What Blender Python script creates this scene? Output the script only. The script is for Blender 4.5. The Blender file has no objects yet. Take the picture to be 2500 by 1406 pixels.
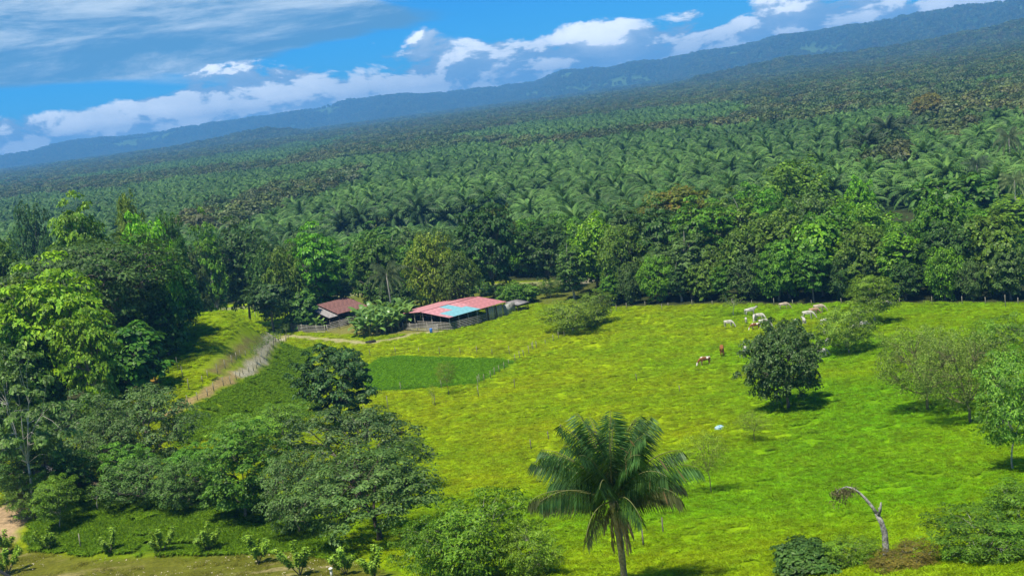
import bpy, bmesh, math, random
import numpy as np
from mathutils import Vector, Matrix

# ------------------------------------------------------------------ camera
FPX, CX, CY = 3018.0, 1250.0, 703.0          # focal length and centre in photograph pixels (2500 x 1406)
PITCH, ROLL, CAMZ = math.radians(8.65), math.radians(7.5), 45.0
scn = bpy.context.scene
col = scn.collection
_F = Vector((0, math.cos(PITCH), -math.sin(PITCH)))
_R0 = Vector((1, 0, 0)); _U0 = _R0.cross(_F)
_R = math.cos(ROLL) * _R0 - math.sin(ROLL) * _U0
_U = math.sin(ROLL) * _R0 + math.cos(ROLL) * _U0
cam_d = bpy.data.cameras.new('camera'); cam = bpy.data.objects.new('camera', cam_d); col.objects.link(cam)
cam_d.sensor_width = 36; cam_d.lens = FPX / 2500 * 36
cam_d.clip_start = 0.5; cam_d.clip_end = 60000
cam.matrix_world = Matrix(((_R.x, _U.x, -_F.x, 0), (_R.y, _U.y, -_F.y, 0), (_R.z, _U.z, -_F.z, CAMZ), (0, 0, 0, 1)))
scn.camera = cam

# ------------------------------------------------------------------ light
SUN_DIR = Vector((-0.24, -0.26, 0.95)).normalized()      # towards the sun
sun_el = math.asin(SUN_DIR.z); sun_rot = math.atan2(SUN_DIR.x, SUN_DIR.y)
sd = bpy.data.lights.new('sun', 'SUN'); sd.energy = 4.1; sd.angle = math.radians(2.2); sd.color = (1.0, 0.94, 0.82)
so = bpy.data.objects.new('sun', sd); col.objects.link(so)
so.rotation_euler = SUN_DIR.to_track_quat('Z', 'Y').to_euler(); so.location = (0, 0, 200)
vs = scn.view_settings
vs.view_transform = 'Standard'; vs.look = 'None'; vs.exposure = 0.72; vs.gamma = 1.0; vs.use_curve_mapping = False
scn.cycles.max_bounces = 5; scn.cycles.diffuse_bounces = 3; scn.cycles.transmission_bounces = 3
scn.cycles.transparent_max_bounces = 4; scn.cycles.volume_bounces = 0; scn.cycles.glossy_bounces = 2


class NT:
    """small helper to write node trees"""
    def __init__(s, tree):
        s.t = tree; s.t.nodes.clear()
    def n(s, typ, **kw):
        nd = s.t.nodes.new(typ)
        for k, v in kw.items():
            if k.startswith('i_'):
                key = k[2:]
                key = int(key) if key.isdigit() else key.replace('_', ' ')
                if isinstance(v, bpy.types.NodeSocket): s.t.links.new(v, nd.inputs[key])
                else: nd.inputs[key].default_value = v
            else: setattr(nd, k, v)
        return nd
    def math(s, op, a, b=None, c=None, clamp=False):
        nd = s.t.nodes.new('ShaderNodeMath'); nd.operation = op; nd.use_clamp = clamp
        for i, v in enumerate((a, b, c)):
            if v is None: continue
            if isinstance(v, bpy.types.NodeSocket): s.t.links.new(v, nd.inputs[i])
            else: nd.inputs[i].default_value = v
        return nd.outputs[0]
    def mapr(s, v, a, b, c=0.0, d=1.0, smooth=True):
        nd = s.t.nodes.new('ShaderNodeMapRange'); nd.interpolation_type = 'SMOOTHSTEP' if smooth else 'LINEAR'
        s.t.links.new(v, nd.inputs[0])
        for i, q in enumerate((a, b, c, d)):
            if isinstance(q, bpy.types.NodeSocket): s.t.links.new(q, nd.inputs[i + 1])
            else: nd.inputs[i + 1].default_value = q
        return nd.outputs[0]
    def mix(s, f, a, b, mode='MIX'):
        nd = s.t.nodes.new('ShaderNodeMix'); nd.data_type = 'RGBA'; nd.blend_type = mode; nd.clamp_factor = True
        for i, v in ((0, f), (6, a), (7, b)):
            if isinstance(v, bpy.types.NodeSocket): s.t.links.new(v, nd.inputs[i])
            elif i == 0: nd.inputs[0].default_value = v
            else: nd.inputs[i].default_value = (*v, 1) if len(v) == 3 else v
        return nd.outputs[2]
    def noise(s, vec, scale, detail=4, rough=0.55, dist=0.0, dim='3D'):
        nd = s.n('ShaderNodeTexNoise', noise_dimensions=dim)
        if vec is not None: s.t.links.new(vec, nd.inputs['Vector'])
        nd.inputs['Scale'].default_value = scale; nd.inputs['Detail'].default_value = detail
        nd.inputs['Roughness'].default_value = rough; nd.inputs['Distortion'].default_value = dist
        return nd.outputs[0]
    def link(s, a, b): s.t.links.new(a, b)


# ------------------------------------------------------------------ sky with clouds
world = bpy.data.worlds.new('World'); scn.world = world; world.use_nodes = True
W = NT(world.node_tree)
sky = W.n('ShaderNodeTexSky', sky_type='NISHITA', sun_disc=False, sun_elevation=sun_el, sun_rotation=sun_rot,
          altitude=2500.0, air_density=1.0, dust_density=0.1, ozone_density=3.0)
tc = W.n('ShaderNodeTexCoord').outputs['Generated']
sep = W.n('ShaderNodeSeparateXYZ', i_0=tc)
az = W.math('ARCTAN2', sep.outputs[0], sep.outputs[1])
el = W.math('ARCSINE', sep.outputs[2])
def cvec(sa, se, oz):
    return W.n('ShaderNodeCombineXYZ', i_0=W.math('MULTIPLY', az, sa), i_1=W.math('MULTIPLY', el, se), i_2=oz).outputs[0]
skycol = W.mix(1.0, sky.outputs[0], (0.04, 0.38, 0.70), 'MULTIPLY')
# cumulus bank: puffs that stand on a band a few degrees above the horizon
def cumulus(daz, delv, seed):
    v = W.n('ShaderNodeCombineXYZ', i_0=W.math('MULTIPLY', W.math('ADD', az, daz), 16.0),
            i_1=W.math('MULTIPLY', W.math('ADD', el, delv), 34.0), i_2=seed).outputs[0]
    return W.noise(v, 1.0, 9, 0.58, 0.25)
big = W.noise(cvec(5.0, 10.0, 3.3), 1.0, 3, 0.5)
tops = W.math('MULTIPLY_ADD', W.math('SUBTRACT', big, 0.5), 0.09, 0.053)       # cloud-top elevation in radians
env = W.mapr(W.math('SUBTRACT', tops, el), -0.022, 0.030, -0.32, 0.20)
n0 = cumulus(0.0, 0.0, 7.1)
n1 = cumulus(-0.006, 0.010, 7.1)
dens = W.math('ADD', n0, env)
cmask = W.mapr(dens, 0.49, 0.58)
lit = W.mapr(W.math('SUBTRACT', n0, n1), -0.03, 0.05)
fluff = W.mapr(n0, 0.40, 0.75)
shade = W.math('ADD', W.math('MULTIPLY', lit, 0.6), W.math('MULTIPLY', fluff, 0.4))
ccol = W.mix(shade, (1.45, 2.6, 4.1), (8.0, 8.3, 8.5))
# high thin grey-blue sheet
sv = W.n('ShaderNodeCombineXYZ', i_0=W.math('MULTIPLY', az, 3.0), i_1=W.math('MULTIPLY_ADD', az, 5.0, W.math('MULTIPLY', el, 22.0)), i_2=1.7).outputs[0]
sn = W.noise(sv, 1.0, 6, 0.55, 0.4)
saz = W.mapr(az, 0.06, -0.22, -0.20, 0.30)
sel = W.mapr(el, 0.048, 0.070, -0.4, 0.0)
smask = W.mapr(W.math('ADD', W.math('ADD', sn, saz), sel), 0.42, 0.58)
sv2 = W.n('ShaderNodeCombineXYZ', i_0=W.math('MULTIPLY', az, 7.0), i_1=W.math('MULTIPLY', el, 40.0), i_2=4.7).outputs[0]
sstreak = W.mapr(W.noise(sv2, 1.0, 8, 0.66, 0.3), 0.40, 0.72)
scol = W.mix(sstreak, (0.60, 1.75, 3.1), (3.6, 4.4, 5.1))
wcol = W.mix(W.math('MULTIPLY', smask, 0.9), skycol, scol)
wcol = W.mix(cmask, wcol, ccol)
bg = W.n('ShaderNodeBackground', i_Color=wcol, i_Strength=0.115)
W.link(bg.outputs[0], W.n('ShaderNodeOutputWorld').inputs[0])

# ------------------------------------------------------------------ numbers: pixel rays, noise, terrain
rs = np.random.RandomState(11)
def ray(px, py):
    u, v = (px - CX) / FPX, (CY - py) / FPX
    return _F + u * _R + v * _U
def at(px, py, y):
    """world point on the ray of photograph pixel (px,py) at forward distance y"""
    d = ray(px, py); t = y / d.y
    return Vector((d.x * t, y, CAMZ + d.z * t))
def project(P):
    """world points (n,3) -> photograph pixels"""
    P = np.asarray(P, float) - np.array([0, 0, CAMZ])
    f = P @ np.array(_F); r = P @ np.array(_R); u = P @ np.array(_U)
    return CX + FPX * r / f, CY - FPX * u / f

def _hash(ix, iy, s):
    h = (ix.astype(np.int64) * 374761393 + iy.astype(np.int64) * 668265263 + s * 1442695041) & 0xFFFFFFFF
    h = ((h ^ (h >> 13)) * 1274126177) & 0xFFFFFFFF
    return ((h ^ (h >> 16)) & 0xFFFFFF) / float(0xFFFFFF)
def vnoise(x, y, s=0):
    x = np.asarray(x, float); y = np.asarray(y, float)
    ix, iy = np.floor(x), np.floor(y); fx, fy = x - ix, y - iy
    fx = fx * fx * (3 - 2 * fx); fy = fy * fy * (3 - 2 * fy)
    a, b = _hash(ix, iy, s), _hash(ix + 1, iy, s); c, d = _hash(ix, iy + 1, s), _hash(ix + 1, iy + 1, s)
    return (a * (1 - fx) + b * fx) * (1 - fy) + (c * (1 - fx) + d * fx) * fy
def fbm(x, y, o=4, s=0):
    v, a, t = 0, 1.0, 0
    for i in range(o):
        v = v + a * vnoise(x * 2 ** i + 17 * i, y * 2 ** i - 9 * i, s + i); t += a; a *= 0.5
    return v / t
def sstep(a, b, x):
    t = np.clip((np.asarray(x, float) - a) / (b - a), 0, 1); return t * t * (3 - 2 * t)

GY = [0, 12, 30, 45, 60, 75, 90, 105, 130, 160, 200, 250, 300]
GZ = [43.2, 37, 27.6, 22.8, 18.9, 15.6, 12.8, 10.6, 7.6, 4.8, 2.2, 0.4, 0.0]
BY = [95, 110, 130, 150, 180, 205, 222, 238, 252, 264]
BA = [0, 2.0, 4.2, 6.0, 8.6, 11.0, 12.6, 10.0, 4.0, 0.0]
EY = [90, 150, 180, 215, 240, 262]
EX = [-20, -35, -39, -45, -48, -54]
def ridge_tab(pts):
    th, evs = [], []
    for p in pts:
        d = ray(*p); th.append(math.atan2(d.x, d.y)); evs.append(d.z / math.hypot(d.x, d.y))
    return np.array(th), np.array(evs)
R1 = ridge_tab([(-300, 412), (0, 383), (130, 362), (210, 345), (400, 323), (430, 315), (560, 298), (700, 275), (850, 250), (1000, 235),
                (1180, 218), (1300, 205), (1370, 177), (1450, 167), (1600, 155), (1700, 135), (1850, 105), (2000, 80), (2100, 67),
                (2200, 50), (2350, 25), (2450, 7), (2500, -3), (2800, -50)])
R2 = ridge_tab([(-300, 462), (0, 424), (100, 411), (250, 391), (400, 366), (500, 344), (600, 325), (650, 317), (700, 319), (760, 326),
                (800, 335), (860, 352), (1000, 350), (1400, 300), (2800, 120)])
R3 = ridge_tab([(-300, 480), (1000, 330), (1560, 250), (1640, 212), (1700, 190), (1760, 176), (1850, 158), (1950, 146), (2050, 138), (2150, 123),
                (2250, 106), (2350, 88), (2500, 56), (2800, 10)])
def hgt(x, y):
    x = np.asarray(x, float); y = np.asarray(y, float)
    z = np.interp(y, GY, GZ)
    e = np.interp(y, EY, EX)
    hw = np.interp(y, [100, 160, 210], [13, 11, 7.5])
    z = z + np.interp(y, BY, BA) * (1 - sstep(e - hw, e + hw, x)) * (1 + 0.10 * sstep(-60, -90, x))
    near = sstep(420, 300, y)
    z = z + near * (0.9 * (fbm(x / 34, y / 34, 2, 5) - 0.5) + 0.35 * (fbm(x / 8, y / 8, 2, 9) - 0.5))
    t = x / np.maximum(y, 1)
    z = z + 16 * sstep(500, 3600, y) * np.clip((t - 0.02) / 0.4, 0, 1.3)
    far = y > 2700
    if np.any(far):
        r = np.hypot(x, y); th = np.arctan2(x, y)
        wob = 1 + 0.05 * (fbm(th * 9 + 3, th * 0 + 1, 3, 21) - 0.5)
        zz = np.full(np.shape(z), -1e9)
        spur = fbm(th * 26, r / 2600, 3, 31) - 0.5
        for (T, E), Rr, wid in ((R1, np.interp(th, [-.45, 0, .4], [11000, 9600, 6600]), 2200), (R2, 4700, 600), (R3, np.interp(th, [0, .45], [3900, 3600]), 420)):
            Rr = Rr * wob
            top = CAMZ + (np.interp(th, T, E) + 0.0048 * (fbm(th * 30 + Rr * 0.0 + wid, th * 0 + 2, 4, 23) - 0.5)) * Rr - 10
            up = sstep(Rr - wid, Rr, r + spur * wid * 0.7 * sstep(0, -wid * 0.3, r - Rr))
            dn = np.clip((r - Rr) / 4000, 0, 1)
            rough = (fbm(th * 48 + 7, r / 800, 3, 37) - 0.5) * np.maximum(top - z, 0) * 1.5 * up * (1 - up)
            zz = np.maximum(zz, (top - z) * up + rough - dn * 90)
        zz = np.maximum(zz, 0)
        z = np.where(far, z + zz, z)
    return z
def H(x, y): return float(hgt(np.array([x]), np.array([y]))[0])
def gp(px, py):
    """ground point under photograph pixel (px,py)"""
    d = ray(px, py)
    ys = np.concatenate([np.arange(40, 400, 0.5), np.arange(400, 4000, 10)])
    t = ys / d.y; zz = CAMZ + d.z * t
    below = zz <= hgt(d.x * t, ys)
    k = int(np.argmax(below)) if below.any() else len(ys) - 1
    lo, hi = ys[max(k - 1, 0)], ys[k]
    for _ in range(14):
        m = (lo + hi) / 2; tt = m / d.y
        if CAMZ + d.z * tt <= H(d.x * tt, m): hi = m
        else: lo = m
    return Vector((d.x * hi / d.y, hi, H(d.x * hi / d.y, hi)))

# ------------------------------------------------------------------ mesh and object helpers
def mesh_np(name, V, F, mat=None, smooth=False):
    V = np.ascontiguousarray(V, np.float32); F = np.ascontiguousarray(F, np.int32)
    me = bpy.data.meshes.new(name)
    me.vertices.add(len(V)); me.vertices.foreach_set('co', V.ravel())
    k = F.shape[1]
    me.loops.add(F.size); me.loops.foreach_set('vertex_index', F.ravel())
    me.polygons.add(len(F)); me.polygons.foreach_set('loop_start', np.arange(0, F.size, k, dtype=np.int32))
    me.polygons.foreach_set('loop_total', np.full(len(F), k, np.int32))
    if smooth: me.polygons.foreach_set('use_smooth', np.ones(len(F), bool))
    me.update(calc_edges=True)
    if mat: me.materials.append(mat)
    return me
def link(name, data, parent=None, loc=None, rz=None, sc=None):
    o = bpy.data.objects.new(name, data); col.objects.link(o)
    if parent: o.parent = parent
    if loc is not None: o.location = loc
    if rz is not None: o.rotation_euler = (0, 0, rz)
    if sc is not None: o.scale = sc if hasattr(sc, '__len__') else (sc, sc, sc)
    return o
def tag(o, label, cat, group=None, kind=None):
    o['label'] = label; o['category'] = cat
    if group: o['group'] = group
    if kind: o['kind'] = kind
    return o
def struct(o): o['kind'] = 'structure'; return o

class MB:
    """collects quads: boxes, tubes, strips"""
    def __init__(s): s.v = []; s.f = []; s.n = 0
    def add(s, V, F):
        s.v.append(np.asarray(V, float)); s.f.append(np.asarray(F, int) + s.n); s.n += len(V); return s
    def box(s, c, d, rz=0, rx=0):
        x, y, z = d[0] / 2, d[1] / 2, d[2] / 2
        V = np.array([(sx * x, sy * y, sz * z) for sz in (-1, 1) for sy in (-1, 1) for sx in (-1, 1)])
        M = np.array(Matrix.Rotation(rz, 3, 'Z') @ Matrix.Rotation(rx, 3, 'X'))
        return s.add(V @ M.T + np.array(c), [(0, 2, 3, 1), (4, 5, 7, 6), (0, 1, 5, 4), (2, 6, 7, 3), (0, 4, 6, 2), (1, 3, 7, 5)])
    def tube(s, pts, rad, n=6, cap=True):
        P = np.asarray(pts, float)
        rad = np.broadcast_to(np.asarray(rad, float), (len(P),)).copy()
        if cap:
            P = np.vstack([P[0] + (P[0] - P[1]) * 0.01, P, P[-1] + (P[-1] - P[-2]) * 0.01]); rad = np.concatenate([[0.001], rad, [0.001]])
        m = len(P)
        T = np.gradient(P, axis=0); T /= np.linalg.norm(T, axis=1)[:, None] + 1e-9
        ref = np.array([1.0, 0.13, 0]) if abs(T[m // 2][2]) > 0.7 else np.array([0, 0.1, 1.0])
        A = np.cross(T, ref); A /= np.linalg.norm(A, axis=1)[:, None] + 1e-9; B = np.cross(T, A)
        a = np.linspace(0, 2 * math.pi, n, endpoint=False)
        V = P[:, None] + rad[:, None, None] * (np.cos(a)[None, :, None] * A[:, None] + np.sin(a)[None, :, None] * B[:, None])
        i = np.arange(m - 1)[:, None] * n; j = np.arange(n)[None]; j2 = (j + 1) % n
        F = np.stack([i + j, i + j2, i + n + j2, i + n + j], -1).reshape(-1, 4)
        return s.add(V.reshape(-1, 3), F)
    def strip(s, L, R):
        L = np.asarray(L); R = np.asarray(R); m = len(L)
        return s.add(np.vstack([L, R]), [(i, i + 1, m + i + 1, m + i) for i in range(m - 1)])
    def kites(s, P, N, T, Ln, Wd, fold=0.12):
        s.add(*kites(P, N, T, Ln, Wd, fold)); return s
    def mesh(s, name, mat, smooth=False):
        return mesh_np(name, np.vstack(s.v), np.vstack(s.f), mat, smooth)

def nrm(a): return a / (np.linalg.norm(a, axis=-1, keepdims=True) + 1e-9)
def kites(P, N, T, Ln, Wd, fold=0.12):
    """leaf-shaped quads centred at P, normal N, along T"""
    N = nrm(N); T = nrm(T - (T * N).sum(1, keepdims=True) * N); B = np.cross(N, T)
    Ln = np.broadcast_to(Ln, (len(P),))[:, None]; Wd = np.broadcast_to(Wd, (len(P),))[:, None]
    V = np.stack([P - T * Ln * .5, P + B * Wd * .5 + N * Wd * fold + T * Ln * 0.03, P + T * Ln * .5 - N * Ln * fold * .6, P - B * Wd * .5 + N * Wd * fold + T * Ln * 0.03], 1).reshape(-1, 3)
    return V, np.arange(len(V)).reshape(-1, 4)

# ------------------------------------------------------------------ materials
def new_mat(name):
    m = bpy.data.materials.new(name); m.use_nodes = True
    return m, NT(m.node_tree)
def mat_plain(name, c, rough=0.8, var=0.25, scale=3.0, spec=0.2, bump=0.0, metal=0.0, c2=None):
    m, t = new_mat(name)
    p = t.n('ShaderNodeTexCoord').outputs['Object']
    n = t.noise(p, scale, 5, 0.6)
    f = t.mapr(n, 0.3, 0.7)
    a = tuple(max(0, q * (1 - var)) for q in c); b = c2 or tuple(min(1, q * (1 + var)) for q in c)
    bs = t.n('ShaderNodeBsdfPrincipled', i_Base_Color=t.mix(f, a, b), i_Roughness=rough, i_Metallic=metal)
    bs.inputs['Specular IOR Level'].default_value = spec
    if bump: t.link(t.n('ShaderNodeBump', i_Height=n, i_Strength=bump, i_Distance=0.05).outputs[0], bs.inputs['Normal'])
    t.link(bs.outputs[0], t.n('ShaderNodeOutputMaterial').inputs[0])
    return m
def leaf_shader(t, c, trans=0.35, rough=0.5, spec=0.25):
    tr = t.mix(1.0, c, (1.25, 1.15, 0.5), 'MULTIPLY')
    bs = t.n('ShaderNodeBsdfPrincipled', i_Base_Color=c, i_Roughness=rough)
    bs.inputs['Specular IOR Level'].default_value = spec
    tl = t.n('ShaderNodeBsdfTranslucent', i_Color=tr)
    mx = t.n('ShaderNodeMixShader', i_0=trans, i_1=bs.outputs[0], i_2=tl.outputs[0])
    t.link(mx.outputs[0], t.n('ShaderNodeOutputMaterial').inputs[0])
def mat_leaf(name, base=None, young=None, clump=0.35, trans=0.3, dead=0.0, rough=0.5, spec=0.25, drift=0.0):
    """leaves: colour from the object's colour, varied per tree, per clump and per leaf"""
    m, t = new_mat(name)
    oi = t.n('ShaderNodeObjectInfo')
    c = oi.outputs['Color'] if base is None else t.n('ShaderNodeRGB').outputs[0]
    if base is not None: c.default_value = (*base, 1)
    geo = t.n('ShaderNodeNewGeometry')
    p = t.n('ShaderNodeTexCoord').outputs['Object']
    cl = t.noise(p, clump, 3, 0.6)
    isl = geo.outputs['Random Per Island']
    v = t.math('ADD', t.mapr(cl, 0.3, 0.7, 0.60, 1.30), t.mapr(isl, 0, 1, -0.40, 0.46, False))  # random leaf tone, widened to paint in bright clump highlights and dark gaps
    v = t.math('MULTIPLY', v, t.mapr(oi.outputs['Random'], 0, 1, 0.85, 1.15, False))
    if drift:
        wn = t.noise(geo.outputs['Position'], 0.011, 4, 0.6)
        v = t.math('MULTIPLY', v, t.mapr(wn, 0.32, 0.68, 1 - drift, 1 + drift)); c = t.mix(t.mapr(wn, 0.35, 0.7, 0.0, 0.3), c, t.mix(1.0, c, (1.35, 1.05, 0.7), 'MULTIPLY'))
    hs = t.n('ShaderNodeHueSaturation', i_Hue=t.mapr(isl, 0, 1, 0.512, 0.478, False), i_Saturation=1.0, i_Value=v, i_Fac=1.0, i_Color=c)
    out = hs.outputs[0]
    if young is not None:
        out = t.mix(t.mapr(t.noise(p, clump * 2.2, 4, 0.7), 0.52, 0.68, 0, 0.75), out, young)  # second colour: painted highlights on pale crowns, real orange on turning leaves
    if dead: out = t.mix(t.math('GREATER_THAN', isl, 1 - dead), out, (0.16, 0.10, 0.04))
    leaf_shader(t, out, trans, rough, spec)
    return m
M = {}
M['leaf'] = mat_leaf('leaf_green')
M['leaf_pale'] = mat_leaf('leaf_painted_highlights', young=(0.27, 0.33, 0.16), clump=1.3)  # grey-white crown highlights painted into the leaf colour
M['leaf_orange'] = mat_leaf('leaf_turning_orange', young=(0.24, 0.11, 0.01), clump=0.22)
M['palm_leaf'] = mat_leaf('palm_leaf', clump=0.3, trans=0.2, rough=0.55, spec=0.18, drift=0.3)
M['palm_far'] = mat_leaf('palm_leaf_far', base=(0.068, 0.158, 0.030), clump=0.3, trans=0.2, rough=0.55, spec=0.18, drift=0.3)
FC = [(0.082, 0.125, 0.034), (0.064, 0.128, 0.028), (0.092, 0.136, 0.028), (0.096, 0.116, 0.032)]
for k_ in range(4): M['far_leaf%d' % k_] = mat_leaf('far_leaf', base=FC[k_], clump=0.15, trans=0.15, drift=0.25)
M['dead_frond'] = mat_plain('dead_frond', (0.24, 0.17, 0.10), var=0.4, scale=4)
M['bark'] = mat_plain('bark_grey', (0.20, 0.17, 0.14), var=0.45, scale=5, bump=0.4)
M['bark_pale'] = mat_plain('bark_pale', (0.42, 0.39, 0.33), var=0.35, scale=4, bump=0.3)
M['bark_olive'] = mat_plain('bark_olive', (0.20, 0.18, 0.09), var=0.35, scale=5)
M['bark_dark'] = mat_plain('bark_dark', (0.09, 0.07, 0.055), var=0.4, scale=5, bump=0.4)

# shared grass colour: depends on where in the world the blade grows
def grass_colour(t):
    pos = t.n('ShaderNodeNewGeometry').outputs['Position']
    big = t.mapr(t.noise(pos, 0.022, 3, 0.5), 0.35, 0.65)
    mid = t.mapr(t.noise(pos, 0.16, 4, 0.6), 0.32, 0.68)
    fine = t.mapr(t.noise(pos, 1.1, 4, 0.65), 0.3, 0.7)
    sx = t.n('ShaderNodeSeparateXYZ', i_0=pos)
    lime = t.mapr(t.math('ADD', t.math('SUBTRACT', t.math('MULTIPLY', sx.outputs[1], 0.35), sx.outputs[0]), t.math('MULTIPLY', big, 30.0)), 0.0, 75.0)
    big = t.math('MULTIPLY', t.math('ADD', big, t.math('MULTIPLY', lime, 2.0)), 0.333)
    a = t.mix(big, (0.165, 0.370, 0.003), (0.345, 0.420, 0.003))
    a = t.mix(t.math('MULTIPLY', mid, 0.38), a, (0.120, 0.255, 0.003))
    dry = t.mapr(t.noise(pos, 0.07, 5, 0.7), 0.60, 0.78, 0, 0.3)
    a = t.mix(dry, a, (0.27, 0.27, 0.02))
    return t.mix(fine, t.mix(1.0, a, (0.72, 0.72, 0.72), 'MULTIPLY'), t.mix(1.0, a, (1.22, 1.22, 1.22), 'MULTIPLY')), pos

# ------------------------------------------------------------------ ground zones (world polygons found from where they lie in the photograph)
def poly_world(pix): return np.array([tuple(gp(*p))[:2] for p in pix])
def sd_poly(X, Y, P):
    """signed distance to polygon, negative inside"""
    d = np.full(X.shape, 1e18); ins = np.zeros(X.shape, bool); n = len(P)
    for i in range(n):
        a, b = P[i], P[(i + 1) % n]
        ex, ey = b - a; wx, wy = X - a[0], Y - a[1]
        t = np.clip((wx * ex + wy * ey) / (ex * ex + ey * ey + 1e-9), 0, 1)
        d = np.minimum(d, (wx - ex * t) ** 2 + (wy - ey * t) ** 2)
        c = (a[1] > Y) != (b[1] > Y)
        ins ^= c & (X < (b[0] - a[0]) * (Y - a[1]) / (b[1] - a[1] + 1e-12) + a[0])
    return np.where(ins, -1, 1) * np.sqrt(d)
def sd_line(X, Y, P):
    d = np.full(X.shape, 1e18)
    for a, b in zip(P[:-1], P[1:]):
        ex, ey = b - a; wx, wy = X - a[0], Y - a[1]
        t = np.clip((wx * ex + wy * ey) / (ex * ex + ey * ey + 1e-9), 0, 1)
        d = np.minimum(d, (wx - ex * t) ** 2 + (wy - ey * t) ** 2)
    return np.sqrt(d)
Z_PLOT = poly_world([(893, 958), (1000, 953), (1090, 946), (1168, 941), (1215, 912), (1255, 886), (1235, 879), (1100, 875), (970, 871), (925, 877), (880, 905)])
Z_EDGE = np.array([tuple(gp(*p))[:2] for p in [(1380, 742), (1440, 748), (1500, 752), (1600, 748), (1850, 743), (2100, 741), (2300, 740), (2500, 741), (2640, 742)]] + [(130, 420), (60, 420), (-40, 420), (-40, 318), (10, 316)])
Z_BACKF = np.vstack([poly_world([(430, 752), (560, 743), (700, 728), (880, 706), (1100, 694), (1330, 685), (1450, 681)]), [(60, 420), (-200, 420), (-120, 262)]])
Z_SCRUB = poly_world([(690, 765), (800, 752), (900, 760), (1010, 752), (1120, 735), (1230, 738), (1340, 745), (1460, 742), (1440, 690), (1330, 694), (1100, 704), (880, 718), (700, 742)])
Z_TRACK = poly_world([(395, 1022), (470, 978), (560, 928), (612, 900), (640, 872), (692, 826)])
Z_GRAVEL = poly_world([(585, 915), (620, 893), (645, 868), (692, 826)])
Z_FARM = poly_world([(690, 820), (760, 826), (840, 833), (905, 838), (960, 828), (1030, 812), (1085, 808)])
Z_YARD = poly_world([(712, 812), (900, 824), (1000, 818), (1090, 812), (1060, 790), (960, 770), (850, 762), (720, 770)])
Z_ROAD = poly_world([(540, 756), (700, 739), (880, 716), (1100, 702), (1330, 692), (1440, 686)])
Z_BANK = poly_world([(498, 908), (555, 862), (612, 815), (640, 826), (608, 862), (545, 916)])
Z_RED = poly_world([(362, 945), (385, 945), (392, 905), (378, 895), (366, 910)])
Z_LANE = poly_world([(-200, 1330), (0, 1318), (60, 1348), (250, 1362), (500, 1356), (700, 1350), (860, 1372), (940, 1400), (980, 1440), (-200, 1440)])
Z_PATH = poly_world([(-150, 1260), (0, 1235), (85, 1190), (98, 1205), (90, 1262), (30, 1322), (-150, 1345)])
Z_MEADOW = poly_world([(90, 1215), (300, 1190), (640, 1200), (780, 1290), (860, 1370), (500, 1352), (250, 1358), (70, 1340)])
Z_KNOLL = poly_world([(380, 930), (420, 850), (470, 745), (640, 770), (640, 830), (560, 900), (440, 980), (380, 1000)])
Z_SLOPE = poly_world([(430, 1010), (560, 935), (690, 840), (760, 850), (740, 1000), (700, 1060), (440, 1090)])
Z_FLOOR = poly_world([(-200, 1000), (0, 985), (230, 985), (350, 962), (388, 890), (425, 840), (462, 745), (440, 715), (380, 700)])
Z_FLOOR = np.vstack([Z_FLOOR, [(-75, 260), (-160, 260), (-170, 140)]])

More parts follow.
